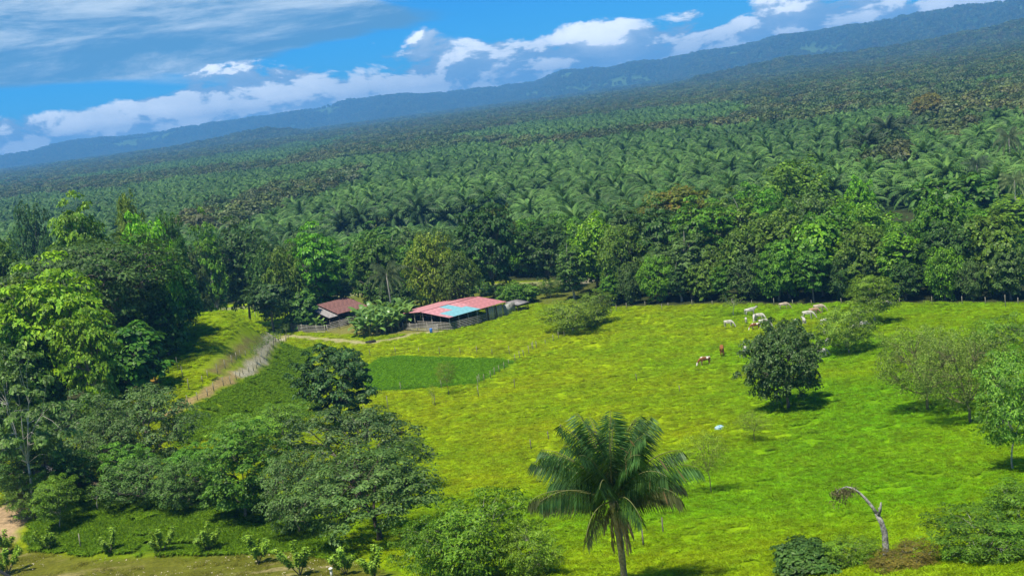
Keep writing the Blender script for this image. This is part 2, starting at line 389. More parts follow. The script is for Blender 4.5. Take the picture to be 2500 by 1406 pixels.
def fan(y0, y1, ratio, t0, t1, nt):
    ys = [y0]
    while ys[-1] < y1: ys.append(ys[-1] * (1 + ratio))
    ys[-1] = y1
    ys = np.array(ys); ts = np.linspace(t0, t1, nt)
    Y, T = np.meshgrid(ys, ts, indexing='ij')
    n, m = Y.shape
    i = (np.arange(n - 1)[:, None] * m + np.arange(m - 1)[None]).reshape(-1)
    F = np.stack([i, i + 1, i + m + 1, i + m], -1)
    return (T * Y).ravel(), Y.ravel(), F
def zones(X, Y):
    """non-grass ground colour and how much of it: arrays (n,3), (n,)"""
    n = len(X)
    C = np.zeros((n, 3)); A = np.zeros(n)
    jx = X + 1.6 * (fbm(X / 2.2, Y / 2.2, 3, 41) - 0.5); jy = Y + 1.6 * (fbm(X / 2.2, Y / 2.2, 3, 51) - 0.5)
    v = 0.75 + 0.5 * fbm(X / 1.3, Y / 1.3, 4, 61)
    def paint(m, c, k=1.0):
        nonlocal C, A
        m = np.clip(m * k, 0, 1)
        C = C * (1 - m[:, None]) + np.array(c)[None] * v[:, None] * m[:, None]
        A = np.maximum(A, m)
    paint(sstep(2, -3, sd_poly(jx, jy, Z_KNOLL)), (0.215, 0.290, 0.008), 0.45)
    paint(sstep(3, -3, sd_poly(jx, jy, Z_SLOPE)), (0.120, 0.235, 0.006), 0.6)
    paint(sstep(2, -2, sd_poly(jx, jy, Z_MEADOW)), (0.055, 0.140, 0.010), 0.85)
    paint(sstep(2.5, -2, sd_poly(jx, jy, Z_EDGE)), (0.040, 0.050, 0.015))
    paint(sstep(2.5, -2, sd_poly(jx, jy, Z_BACKF)), (0.040, 0.050, 0.015))  # floor painted dark so the gaps between the trees look shaded
    paint(sstep(2.5, -2, sd_poly(jx, jy, Z_SCRUB)), (0.105, 0.120, 0.022), .9)
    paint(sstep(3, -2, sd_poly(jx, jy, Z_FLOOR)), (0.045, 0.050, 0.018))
    paint(sstep(1.6, -1.2, sd_poly(X + 0.9 * (jx - X), Y + 0.9 * (jy - Y), Z_PLOT)), (0.095, 0.250, 0.004))
    paint(sstep(1.5, -2, sd_poly(jx, jy, Z_YARD)), (0.20, 0.17, 0.06), 0.85)
    paint(sstep(1.5, 0.5, sd_line(jx, jy, Z_TRACK)), (0.34, 0.23, 0.11), 0.9)
    paint(sstep(1.2, 0.3, sd_line(jx, jy, Z_GRAVEL)), (0.44, 0.40, 0.30), 0.85)
    paint(sstep(2.6, 0.8, sd_line(jx, jy, Z_FARM)), (0.40, 0.34, 0.19), 0.85)
    paint(sstep(3.6, 2.6, sd_line(jx, jy, Z_ROAD)), (0.27, 0.24, 0.17), 0.7)
    paint(sstep(1.2, -1, sd_poly(jx, jy, Z_BANK)), (0.17, 0.11, 0.06), 0.85)
    paint(sstep(1.0, -0.6, sd_poly(jx, jy, Z_RED)), (0.34, 0.12, 0.04), 0.8)
    paint(sstep(1.8, -1, sd_poly(jx, jy, Z_LANE)), (0.125, 0.120, 0.018), 0.9)
    br = sstep(0.56, 0.70, fbm(X / 5 + 9, Y / 1.6, 5, 71)) * sstep(0, -1.5, sd_poly(jx, jy, Z_LANE))
    paint(br, (0.33, 0.25, 0.13), 0.65)
    paint(sstep(1.0, -0.8, sd_poly(jx, jy, Z_PATH)), (0.40, 0.27, 0.16), 0.95)
    return C, A

GX, GYY, GF = fan(8, 60, 0.03, -0.9, 0.9, 120)
def build_ground():
    x1, y1, F1 = GX, GYY, GF
    x2, y2, F2 = fan(60, 345, 0.0042, -0.62, 0.62, 420)
    X = np.concatenate([x1, x2]); Y = np.concatenate([y1, y2]); F = np.vstack([F1, F2 + len(x1)])
    Z = hgt(X, Y)
    C, A = zones(X, Y)
    pasture = np.clip(1 - A * 0.6, 0, 1) * sstep(40, 60, Y)
    plot = sstep(0.5, -0.5, sd_poly(X, Y, Z_PLOT))
    rel = 0.55 * (fbm(X / 2.6, Y / 1.5, 3, 81) - 0.5) + 0.30 * (fbm(X / 0.8, Y / 0.6, 2, 91) - 0.5)
    Z = Z + rel * pasture * (1 - 0.9 * plot) + 0.12 * plot
    Z = np.where(Y <= 60.0001, Z - 0.0, Z)
    me = mesh_np('ground', np.stack([X, Y, Z], 1), F, M['ground'], True)
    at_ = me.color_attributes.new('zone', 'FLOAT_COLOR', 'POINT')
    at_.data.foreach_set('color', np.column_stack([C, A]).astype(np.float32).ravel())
    return struct(link('ground', me))
m, t = new_mat('ground_grass_and_soil')
gc, gpos = grass_colour(t)
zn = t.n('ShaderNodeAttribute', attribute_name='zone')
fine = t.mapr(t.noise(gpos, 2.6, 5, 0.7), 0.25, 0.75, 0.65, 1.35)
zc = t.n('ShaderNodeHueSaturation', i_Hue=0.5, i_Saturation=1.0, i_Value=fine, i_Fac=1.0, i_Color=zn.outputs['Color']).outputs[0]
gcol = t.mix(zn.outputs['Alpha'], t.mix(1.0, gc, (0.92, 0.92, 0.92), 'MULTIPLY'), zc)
bs = t.n('ShaderNodeBsdfPrincipled', i_Base_Color=gcol, i_Roughness=0.9)
bs.inputs['Specular IOR Level'].default_value = 0.05
hh = t.math('ADD', t.noise(gpos, 1.6, 5, 0.7), t.math('MULTIPLY', t.noise(gpos, 6.0, 4, 0.7), 0.5))
t.link(t.n('ShaderNodeBump', i_Height=hh, i_Strength=0.9, i_Distance=0.25).outputs[0], bs.inputs['Normal'])
t.link(bs.outputs[0], t.n('ShaderNodeOutputMaterial').inputs[0])
M['ground'] = m
build_ground()

def field_mask(X, Y):
    f = 0.7 * sstep(0.65, 0.72, fbm(X / 420, Y / 700, 4, 131)) * (Y > 3300)
    px, py = project(np.column_stack([X, Y, hgt(X, Y) + 8.0]))
    jx = px + 40 * (fbm(X / 60, Y / 120, 3, 101) - 0.5); jy = py + 14 * (fbm(X / 60, Y / 120, 3, 111) - 0.5)
    for w in CLEAR: f = np.maximum(f, sstep(4, -3, sd_poly(jx, jy, np.array(w, float))))
    return f
CLEAR = [[(1830, 264), (1880, 244), (1990, 226), (1960, 248)], [(530, 514), (560, 500), (595, 500), (575, 516)], [(1180, 352), (1260, 338), (1300, 338), (1220, 354)]]
def add_field(me, X, Y):
    a = me.attributes.new('field', 'FLOAT', 'POINT'); a.data.foreach_set('value', field_mask(X, Y).astype(np.float32))
    return me
m, t = new_mat('valley_soil')
vp = t.n('ShaderNodeNewGeometry').outputs['Position']
vc = t.mix(t.mapr(t.noise(vp, 0.004, 4, 0.6), 0.45, 0.6), (0.022, 0.045, 0.014), (0.045, 0.065, 0.020))
vc = t.mix(t.n('ShaderNodeAttribute', attribute_name='field').outputs['Fac'], vc, (0.19, 0.27, 0.03))
bs = t.n('ShaderNodeBsdfDiffuse', i_Color=vc); t.link(bs.outputs[0], t.n('ShaderNodeOutputMaterial').inputs[0])
M['valley'] = m
x, y, F = fan(345, 3200, 0.012, -0.8, 0.8, 260)
struct(link('valley_floor', add_field(mesh_np('valley_floor', np.stack([x, y, hgt(x, y)], 1), F, M['valley'], True), x, y)))
m, t = new_mat('hill_forest_floor')
hp = t.n('ShaderNodeNewGeometry').outputs['Position']
hc = t.mix(t.n('ShaderNodeAttribute', attribute_name='field').outputs['Fac'], (0.040, 0.075, 0.028), (0.10, 0.165, 0.03))
bs = t.n('ShaderNodeBsdfDiffuse', i_Color=hc); t.link(bs.outputs[0], t.n('ShaderNodeOutputMaterial').inputs[0])
M['hill'] = m
x, y, F = fan(3200, 14000, 0.010, -0.8, 0.8, 420)
struct(link('hills', add_field(mesh_np('hills', np.stack([x, y, hgt(x, y)], 1), F, M['hill'], True), x, y)))

# ------------------------------------------------------------------ scatter of uncountable plants (one object each, geometry nodes)
def scatter(name, P, rz, sc, kind, protos, label, cat):
    """P (n,3) points; kind (n,) picks one of the proto objects"""
    me = bpy.data.meshes.new(name)
    me.vertices.add(len(P)); me.vertices.foreach_set('co', np.ascontiguousarray(P, np.float32).ravel())
    for nm, typ, arr in (('rz', 'FLOAT', rz), ('sc', 'FLOAT', sc), ('pick', 'INT', kind)):
        a = me.attributes.new(nm, typ, 'POINT'); a.data.foreach_set('value', np.asarray(arr, np.int32 if typ == 'INT' else np.float32))
    o = link(name, me)
    g = bpy.data.node_groups.new(name + '_nodes', 'GeometryNodeTree')
    g.interface.new_socket('Geometry', in_out='INPUT', socket_type='NodeSocketGeometry')
    g.interface.new_socket('Geometry', in_out='OUTPUT', socket_type='NodeSocketGeometry')
    N = g.nodes; L = g.links
    gi = N.new('NodeGroupInput'); go = N.new('NodeGroupOutput'); jn = N.new('GeometryNodeJoinGeometry')
    def attr(nm, typ):
        a = N.new('GeometryNodeInputNamedAttribute'); a.data_type = typ; a.inputs['Name'].default_value = nm; return a.outputs[0]
    ar, asc, ak = attr('rz', 'FLOAT'), attr('sc', 'FLOAT'), attr('pick', 'INT')
    cx = N.new('ShaderNodeCombineXYZ'); L.new(ar, cx.inputs[2])
    for k, p in enumerate(protos):
        cmp_ = N.new('FunctionNodeCompare'); cmp_.data_type = 'INT'; cmp_.operation = 'EQUAL'
        L.new(ak, cmp_.inputs['A'] if False else cmp_.inputs[2]); cmp_.inputs[3].default_value = k
        oi = N.new('GeometryNodeObjectInfo'); oi.transform_space = 'ORIGINAL'; oi.inputs['Object'].default_value = p; oi.inputs['As Instance'].default_value = True
        ip = N.new('GeometryNodeInstanceOnPoints')
        L.new(gi.outputs[0], ip.inputs['Points']); L.new(cmp_.outputs[0], ip.inputs['Selection'])
        L.new(oi.outputs['Geometry'], ip.inputs['Instance']); L.new(cx.outputs[0], ip.inputs['Rotation']); L.new(asc, ip.inputs['Scale'])
        L.new(ip.outputs[0], jn.inputs[0])
    L.new(jn.outputs[0], go.inputs[0])
    md = o.modifiers.new('scatter', 'NODES'); md.node_group = g
    tag(o, label, cat, kind='stuff')
    return o
def in_frame(P, pad=60):
    px, py = project(P); return (px > -pad) & (px < 2500 + pad) & (py > -pad) & (py < 1406 + pad)

# ------------------------------------------------------------------ trees
def make_tree(name, seed, Ht, Wd, cb, npad, pr, nleaf, lL, lW, flat=0.35, jit=0.5, limbs=6, tr=None, bark='bark', umbrella=0.0, leaf='leaf', droop=0.0, inner=0.45, lean=0.0):
    """returns (wood mesh, crown mesh, height, width): pads of leaf-shaped faces carried by limbs and branches"""
    r = np.random.RandomState(seed)
    tr = tr or Ht * 0.022
    cz, rz, rx = Ht * (1 + cb) / 2, Ht * (1 - cb) / 2 - pr * flat * 0.5, Wd / 2 - pr * 0.7
    ph = r.rand(3) * 6.28
    cand = []
    while len(cand) < npad:
        best = None
        for _ in range(7):
            a = r.rand() * 6.283; c = r.rand() * 1.9 - 0.9
            if umbrella and r.rand() < umbrella: c = 0.1 + 0.9 * r.rand()
            rho = inner + (1 - inner) * math.sqrt(r.rand()) + (0.22 * r.rand() if r.rand() < 0.16 else 0)
            lob = 1 + 0.20 * math.sin(2 * a + ph[0]) + 0.14 * math.sin(3 * a + ph[1]) + 0.1 * math.sin(5 * a + ph[2])
            s = math.sqrt(max(0, 1 - c * c))
            p = np.array([rx * rho * s * lob * math.cos(a), rx * rho * s * lob * math.sin(a), cz + rz * rho * c + (lob - 1) * rz * 0.35])
            d = min([np.linalg.norm((p - q) * np.array([1, 1, 1.3])) for q in cand], default=9)
            if best is None or d > best[0]: best = (d, p)
        cand.append(best[1])
    pads = np.array(cand)
    w = MB()
    lx, ly = lean * Ht * 0.3, lean * Ht * 0.12
    k0 = np.array([lx + r.normal(0, .02) * Ht, ly + r.normal(0, .02) * Ht, Ht * (cb * 0.9 + 0.05)])
    trunk = np.array([[0, 0, -0.4], [lx * 0.2 + r.normal(0, .01) * Ht, ly * .2 + r.normal(0, .01) * Ht, k0[2] * 0.35], [lx * .6, ly * .6, k0[2] * 0.7], k0])
    w.tube(trunk, [tr * 1.35, tr, tr * 0.85, tr * 0.75], 7)
    skel = [k0]; rad = [tr * 0.6]
    for i in range(limbs):
        a = 6.283 * (i + r.rand() * 0.7) / limbs; el_ = 0.35 + 0.9 * r.rand()
        e = k0 + np.array([math.cos(a) * math.cos(el_) * rx * 0.75, math.sin(a) * math.cos(el_) * rx * 0.75, math.sin(el_) * rz * 1.25])
        md = (k0 + e) / 2 + r.normal(0, 0.05, 3) * Wd + np.array([0, 0, 0.06 * Ht])
        ts = np.linspace(0, 1, 5)[:, None]
        c = (1 - ts) ** 2 * k0 + 2 * ts * (1 - ts) * md + ts ** 2 * e
        w.tube(c, np.linspace(tr * 0.6, tr * 0.2, 5), 5, False)
        for q, rr in zip(c[1:], np.linspace(tr * .5, tr * .2, 4)): skel.append(q); rad.append(rr)
    skel = np.array(skel)
    for p in pads:
        dd = np.linalg.norm(skel - p, axis=1) + np.maximum(0, skel[:, 2] - p[2]) * 0.7
        k = int(np.argmin(dd)); b = skel[k]
        md = (b + p) / 2 + np.array([0, 0, 0.12 * np.linalg.norm(p - b)]) + r.normal(0, 0.04, 3) * np.linalg.norm(p - b)
        w.tube(np.array([b, md, p - np.array([0, 0, pr * flat * .3])]), [min(rad[k], tr * .28), tr * 0.14, tr * 0.06], 3, False)
    n = npad * nleaf
    pid = np.repeat(np.arange(npad), nleaf)
    psz = pr * (0.65 + 0.7 * r.rand(npad))
    a = r.rand(n) * 6.283; q = np.sqrt(r.rand(n)); sz = psz[pid]
    tiltv = r.normal(0, 0.18, (npad, 2))
    dx, dy = np.cos(a) * q, np.sin(a) * q
    edge = 1 + 0.25 * np.sin(a * 3 + pid) + 0.15 * np.sin(a * 5 + 2 * pid)
    dz = flat * (1 - q * q * 1.6) + tiltv[pid, 0] * dx + tiltv[pid, 1] * dy + r.normal(0, 0.10, n) * (0.4 + flat) - np.abs(r.normal(0, 0.22, n)) * flat
    P = pads[pid] + np.stack([dx * edge, dy * edge, dz], 1) * sz[:, None]
    out = P - np.array([0, 0, cz - rz * 0.3])
    out = nrm(out * np.array([1, 1, 0.6]))
    N = np.array([0, 0, 1.0]) * (0.75 + 0.4 * (1 - q))[:, None] + np.stack([dx, dy, 0 * dx], 1) * (1.1 * min(flat * 2, 1)) + out * 0.45 + r.normal(0, jit, (n, 3))
    T = np.stack([dx, dy, -0.15 - droop + 0 * dx], 1) + out * 0.3 + r.normal(0, 0.6, (n, 3))
    ls = 0.7 + 0.6 * r.rand(n)
    V, F = kites(P, N, T, lL * ls, lW * ls)
    return (w.mesh(name + '_trunk', M[bark]), mesh_np(name + '_crown', V, F, M[leaf]), Ht, Wd)

PR = {}
def proto(k):
    if k in PR: return PR[k]
    d = {
        # forest trees, seen from 150 m and more
        'layerA': lambda: make_tree('layered_tree', 1, 15, 15, 0.42, 90, 1.75, 93, 0.76, 0.41, 0.20, 0.34, 7, umbrella=0.6),
        'rain': lambda: make_tree('rain_tree', 9, 20, 26, 0.40, 250, 1.75, 95, 0.55, 0.30, 0.22, 0.36, 9, umbrella=0.5, tr=0.55),
        'layerB': lambda: make_tree('layered_tree', 2, 16, 14, 0.17, 100, 1.56, 86, 0.73, 0.40, 0.22, 0.36, 7, umbrella=0.4),
        'domeA': lambda: make_tree('dome_tree', 3, 15, 12, 0.10, 120, 1.24, 86, 0.61, 0.37, 0.55, 0.5, 6),
        'domeB': lambda: make_tree('dome_tree', 4, 14, 12, 0.07, 110, 1.38, 93, 0.56, 0.33, 0.6, 0.5, 6),
        'tallA': lambda: make_tree('tall_tree', 5, 19, 9, 0.25, 80, 1.20, 93, 0.61, 0.34, 0.5, 0.5, 5, bark='bark_pale'),
        'tallB': lambda: make_tree('tall_tree', 6, 18, 10, 0.17, 100, 1.24, 86, 0.63, 0.37, 0.4, 0.45, 5, bark='bark_pale'),
        'broadA': lambda: make_tree('broadleaf_tree', 7, 13, 11, 0.04, 110, 1.15, 55, 0.88, 0.56, 0.45, 0.4, 6),
        'orange': lambda: make_tree('turning_tree', 8, 17, 13, 0.35, 95, 1.47, 86, 0.63, 0.37, 0.4, 0.45, 6, leaf='leaf_orange'),
        # foreground trees
        'frontA': lambda: make_tree('front_tree', 11, 9, 12, 0.26, 135, 0.87, 130, 0.26, 0.145, 0.28, 0.40, 8, umbrella=0.35, bark='bark_dark', tr=0.20),
        'frontB': lambda: make_tree('front_tree', 12, 9, 10, 0.10, 120, 0.78, 125, 0.25, 0.140, 0.45, 0.5, 8, leaf='leaf_pale', tr=0.16),
        'frontC': lambda: make_tree('front_tree', 13, 10, 8, 0.08, 120, 0.74, 130, 0.26, 0.145, 0.45, 0.5, 7, tr=0.16),
        'round': lambda: make_tree('round_tree', 14, 9.5, 9.4, 0.13, 150, 0.74, 105, 0.37, 0.21, 0.35, 0.42, 7, tr=0.17),
        'lone': lambda: make_tree('lone_tree', 15, 9.6, 9.5, 0.15, 170, 0.62, 150, 0.28, 0.15, 0.75, 0.65, 8, leaf='leaf_pale', tr=0.17, droop=0.3),
        # light feathery trees
        'featherA': lambda: make_tree('feathery_tree', 16, 7, 6.5, 0.22, 90, 0.75, 120, 0.26, 0.09, 0.30, 0.45, 7, tr=0.075, bark='bark_pale'),
        'featherB': lambda: make_tree('feathery_tree', 17, 6, 7, 0.10, 100, 0.70, 120, 0.24, 0.09, 0.35, 0.5, 9, tr=0.07, bark='bark_pale'),
        'bush': lambda: make_tree('bush', 18, 3.2, 4.4, 0.02, 80, 0.55, 150, 0.20, 0.11, 0.5, 0.55, 8, tr=0.06),
        'bushB': lambda: make_tree('bush', 19, 3.6, 4.0, 0.02, 70, 0.60, 130, 0.30, 0.16, 0.4, 0.45, 8, tr=0.06),
        'sparse': lambda: make_tree('sparse_tree', 20, 9.5, 9.5, 0.18, 230, 0.62, 84, 0.19, 0.08, 0.7, 0.8, 11, tr=0.17, bark='bark_olive', inner=0.5),
        'sparse2': lambda: make_tree('sparse_tree', 24, 9.5, 9.5, 0.18, 230, 0.62, 84, 0.19, 0.08, 0.7, 0.8, 11, tr=0.16, bark='bark_olive', inner=0.5),
        'sapling': lambda: make_tree('sapling', 21, 4.5, 2.6, 0.40, 26, 0.42, 26, 0.20, 0.07, 0.4, 0.5, 4, tr=0.045, bark='bark_pale'),
        'twiggy': lambda: make_tree('twiggy_tree', 22, 6, 5, 0.35, 70, 0.6, 70, 0.16, 0.06, 0.4, 0.6, 7, tr=0.06, bark='bark_olive'),
        'cecropia': lambda: make_tree('pale_branched_tree', 23, 11, 9, 0.35, 46, 0.85, 120, 0.42, 0.22, 0.25, 0.35, 7, tr=0.14, bark='bark_pale', leaf='leaf_pale'),
    }
    PR[k] = d[k]()
    return PR[k]
def plant(kind, x, y, h, w, c, label, name='tree', group=None, cat='tree', rz=None, sink=0.0):
    wood, crown, ph, pw = proto(kind)
    e = link(name, None, loc=(x, y, H(x, y) - sink), rz=rs.rand() * 6.28 if rz is None else rz, sc=(w / pw, w / pw, h / ph))
    e.empty_display_size = 0.2
    link('trunk', wood, e)
    f = (1.75, 1.62, 0.75) if kind[:4] in ('feat', 'twig', 'sapl') else (1.75, 2.08, 1.0)
    o = link('crown', crown, e); o.color = (c[0] * f[0], c[1] * f[1], c[2] * f[2], 1)
    tag(e, label, cat, group)
    return e
def T(kind, px, ptop, wpx, y, c, label, name='tree', group=None, rz=None, cat='tree'):
    """tree whose crown is centred on photograph column px with its top at row ptop, standing at distance y"""
    p = at(px, ptop + 30, y); top = at(px, ptop, y)
    return plant(kind, p.x, y, max(top.z - H(p.x, y), 1.0), wpx * y / FPX * 1.03, c, label, name, group, cat, rz)
def B(kind, px, pbase, ptop, wpx, c, label, name='tree', group=None, rz=None, cat='tree'):
    """tree whose foot is at photograph pixel (px,pbase)"""
    g = gp(px, pbase); hgtm = (pbase - ptop) / FPX * g.y / math.cos(math.atan2(CAMZ - g.z, g.y)) * 0.98
    return plant(kind, g.x, g.y, hgtm, wpx * g.y / FPX * 1.03, c, label, name, group, cat, rz)
DK, MD, BR, YG, OL, GG = (0.030, 0.062, 0.018), (0.045, 0.105, 0.016), (0.085, 0.190, 0.012), (0.12, 0.19, 0.014), (0.085, 0.105, 0.018), (0.050, 0.080, 0.034)

# ================================================================== haze: the air of the valley
m, t = new_mat('haze_air')
pv = t.n('ShaderNodeVolumePrincipled', i_Density=0.000135, i_Anisotropy=0.0)
pv.inputs['Color'].default_value = (0.17, 0.52, 1.0, 1)
t.link(pv.outputs[0], t.n('ShaderNodeOutputMaterial').inputs['Volume'])
hb = MB(); hb.box((0, 6950, 147), (23000, 15100, 306))
hz = link('haze', hb.mesh('haze', m)); tag(hz, 'pale blue haze filling the valley air', 'haze', kind='stuff')

# ================================================================== hero trees of the near ground
FG = 'trees standing by the lane'
T('frontA', 895, 1108, 395, 93, (0.052, 0.086, 0.034), 'wide dark green tree with a thick dark trunk at the lane edge')
T('frontB', 850, 1000, 350, 114, (0.050, 0.082, 0.036), 'grey green tree with pale painted leaf highlights behind the wide dark trunked tree')
T('frontB', 705, 1105, 200, 99, (0.058, 0.098, 0.040), 'whitish leaved tree beside the wide dark trunked tree on its left side', rz=1.2)
T('frontC', 570, 1048, 230, 106, (0.055, 0.115, 0.018), 'mid green leafy tree with forked dark stems above the lane meadow')
T('frontB', 340, 948, 270, 126, (0.052, 0.086, 0.036), 'grey green tree with pale bunched painted highlights below the dirt track', rz=2.4)
T('frontB', 165, 970, 280, 131, (0.050, 0.090, 0.034), 'grey green tree behind the pale limbed tree near the small house', rz=4.0)
T('frontC', 300, 1085, 140, 116, (0.050, 0.110, 0.016), 'brighter green small tree under the grey green crown by the meadow')
T('cecropia', 25, 885, 230, 112, (0.060, 0.100, 0.035), 'pale limbed open tree with big leaves at the photograph edge', rz=0.4)
T('frontC', 20, 1040, 170, 120, (0.042, 0.075, 0.024), 'dark leafy tree below the pale limbed open tree', rz=3.0)
T('frontB', 255, 1010, 190, 122, (0.050, 0.088, 0.034), 'grey green tree between the two grey green crowns above the earth mound', rz=5.0)
T('frontC', 90, 1070, 170, 116, (0.044, 0.090, 0.026), 'dark green tree right above the little house', rz=1.4)
T('frontC', 465, 1090, 140, 112, (0.052, 0.120, 0.018), 'mid green slender tree left of the forked stem tree', rz=2.4)
T('frontB', 440, 1125, 150, 109, (0.050, 0.092, 0.030), 'grey green low tree hanging over the meadow beside the forked stems', rz=3.3)
T('frontB', 345, 1120, 200, 112, (0.046, 0.086, 0.028), 'grey green low tree over the far rim of the meadow', rz=0.3)
T('frontC', 170, 1100, 150, 116, (0.046, 0.096, 0.022), 'dark green tree in front of the earth mound', rz=0.3)
T('featherB', 590, 1012, 170, 136, (0.085, 0.190, 0.030), 'light green feathery tree behind the forked stem tree')
T('featherA', 690, 985, 150, 142, (0.075, 0.165, 0.028), 'light green feathery tree at the foot of the dark round tree')
B('round', 836, 1048, 836, 192, (0.032, 0.066, 0.030), 'dark blue green round tree beside the deep green plot')
B('lone', 1924, 997, 779, 218, (0.045, 0.078, 0.032), 'dark bushy tree standing alone in the pasture near the cattle')
B('sparse', 2266, 1006, 792, 215, (0.105, 0.140, 0.040), 'thinly leaved twiggy tree with leaning dark trunk in the pasture', rz=0.3)
B('sparse2', 2370, 1036, 800, 215, (0.105, 0.140, 0.040), 'thinly leaved twiggy tree with pale trunk foot in the pasture', rz=2.0)
B('featherA', 2474, 1150, 850, 200, (0.075, 0.180, 0.035), 'light green tree with bright white trunk at the photograph edge', rz=1.0)
B('featherB', 2470, 905, 760, 170, (0.085, 0.190, 0.030), 'light green shrub tree behind the white trunked tree')
B('featherB', 1400, 812, 727, 150, (0.115, 0.200, 0.030), 'light green young tree by the fence between shed and cattle')
B('featherB', 1452, 795, 705, 100, (0.085, 0.160, 0.030), 'light green young tree nearer the forest on the fence line by the shed', rz=1)
B('featherA', 2135, 790, 668, 140, (0.085, 0.165, 0.022), 'light green fence line tree next to the forest edge')
B('featherB', 2072, 862, 735, 150, (0.090, 0.170, 0.028), 'light green fence line tree behind the lone dark tree')
B('twiggy', 1737, 1205, 1050, 110, (0.12, 0.20, 0.03), 'thin see-through young tree right of the big palm')
B('twiggy', 1842, 1080, 1000, 90, (0.12, 0.20, 0.03), 'thin see-through young tree below the lone dark tree', rz=2)
B('twiggy', 1095, 965, 880, 60, (0.10, 0.17, 0.02), 'thin sapling with open crown beside the deep green plot', rz=1)
B('sapling', 1058, 990, 935, 24, (0.10, 0.17, 0.02), 'very small sapling below the deep green plot', rz=1)
B('sapling', 1792, 772, 715, 60, (0.07, 0.13, 0.03), 'sapling with drooping leaves left of the white cattle')
# bushes along the bottom of the view
T('featherB', 1150, 1205, 290, 72, (0.080, 0.185, 0.020), 'light green feathery bush tree right of the dark trunked tree', name='bush', cat='bush')
T('featherB', 1290, 1275, 170, 70, (0.090, 0.180, 0.020), 'light yellowish green bush just left of the big palm', name='bush', cat='bush', rz=2)
T('featherB', 1060, 1260, 190, 72, (0.070, 0.165, 0.020), 'green feathery bush touching the dark trunk', name='bush', cat='bush', rz=3)
T('bushB', 1960, 1322, 170, 60, (0.042, 0.080, 0.026), 'dark broad leaved bush at the bottom below the pasture', name='bush', cat='bush')
T('featherB', 2065, 1310, 140, 60, (0.085, 0.185, 0.020), 'light green fine leaved bush beside the dark broad leaved bush', name='bush', cat='bush')
T('featherB', 2205, 1352, 200, 58, (0.100, 0.095, 0.025), 'brownish dry bush at the foot of the dead tree', name='bush', cat='bush', rz=1)
T('featherB', 2400, 1255, 290, 58, (0.065, 0.160, 0.018), 'large fresh green bush in the bottom corner of the pasture', name='bush', cat='bush', rz=2)
T('featherA', 2490, 1180, 190, 62, (0.075, 0.180, 0.022), 'light green bush above the large fresh green bush', name='bush', cat='bush', rz=2)
T('sapling', 232, 1180, 70, 112, (0.075, 0.175, 0.020), 'small bright green leafy tree in front of the little house', rz=1)
T('featherA', 130, 1165, 120, 108, (0.085, 0.180, 0.025), 'light green feathery tree beside the dirt path and house', rz=1)
T('featherB', 60, 1150, 130, 112, (0.070, 0.140, 0.030), 'green feathery tree at the head of the dirt path', rz=3)

# ================================================================== the wood on the knoll
KW = [('rain', 215, 585, 430, 186, (0.038, 0.068, 0.024), 'huge spreading layered dark tree on the wooded knoll'),
      ('layerB', 180, 490, 135, 216, (0.075, 0.130, 0.015), 'olive green treetop rising above the huge spreading tree'),
      ('domeB', 310, 484, 85, 226, (0.080, 0.110, 0.022), 'brownish green treetop on the skyline of the knoll wood'),
      ('domeA', 345, 528, 115, 206, (0.080, 0.185, 0.012), 'bright green rounded treetop on the knoll wood'),
      ('domeA', 392, 578, 70, 200, (0.095, 0.200, 0.012), 'bright yellow green small crown at the edge of the knoll wood'),
      ('domeB', 70, 510, 95, 300, (0.034, 0.070, 0.030), 'bluish dark tree standing apart beyond the knoll wood'),
      ('domeB', 408, 528, 75, 240, (0.036, 0.080, 0.016), 'dark green tree behind the bright small crown of the knoll'),
      ('layerB', 105, 648, 240, 152, (0.105, 0.170, 0.012), 'yellow green layered tree in front of the huge spreading tree'),
      ('layerB', 200, 742, 140, 146, (0.090, 0.150, 0.012), 'yellow green low layered tree beside the dark hollow'),
      ('layerA', 30, 690, 190, 160, (0.075, 0.120, 0.014), 'olive layered tree at the photograph edge of the knoll wood'),
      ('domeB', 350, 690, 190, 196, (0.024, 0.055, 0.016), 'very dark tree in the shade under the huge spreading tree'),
      ('broadA', 298, 788, 190, 166, (0.040, 0.105, 0.016), 'big leaved green tree above the dark hollow of the knoll'),
      ('domeA', 425, 650, 120, 205, (0.036, 0.085, 0.014), 'dark green tree where the knoll wood meets the grassy slope'),
      ('broadA', 395, 735, 110, 190, (0.034, 0.080, 0.018), 'dark leafy tree beside the grassy slope of the knoll'),
      ('domeA', 60, 800, 210, 150, (0.045, 0.095, 0.016), 'dark green tree below the yellow green layered tree'),
      ('domeB', 0, 590, 130, 200, (0.044, 0.080, 0.018), 'dark green treetop at the photograph edge above the olive layered tree'),
      ('domeB', -30, 850, 170, 140, (0.034, 0.065, 0.020), 'dark leafy tree at the photograph edge above the pale limbed tree')]
for k, px, pt, w, y, c, lb in KW: T(k, px, pt, w, y, c, lb, group='trees of the wood on the knoll')

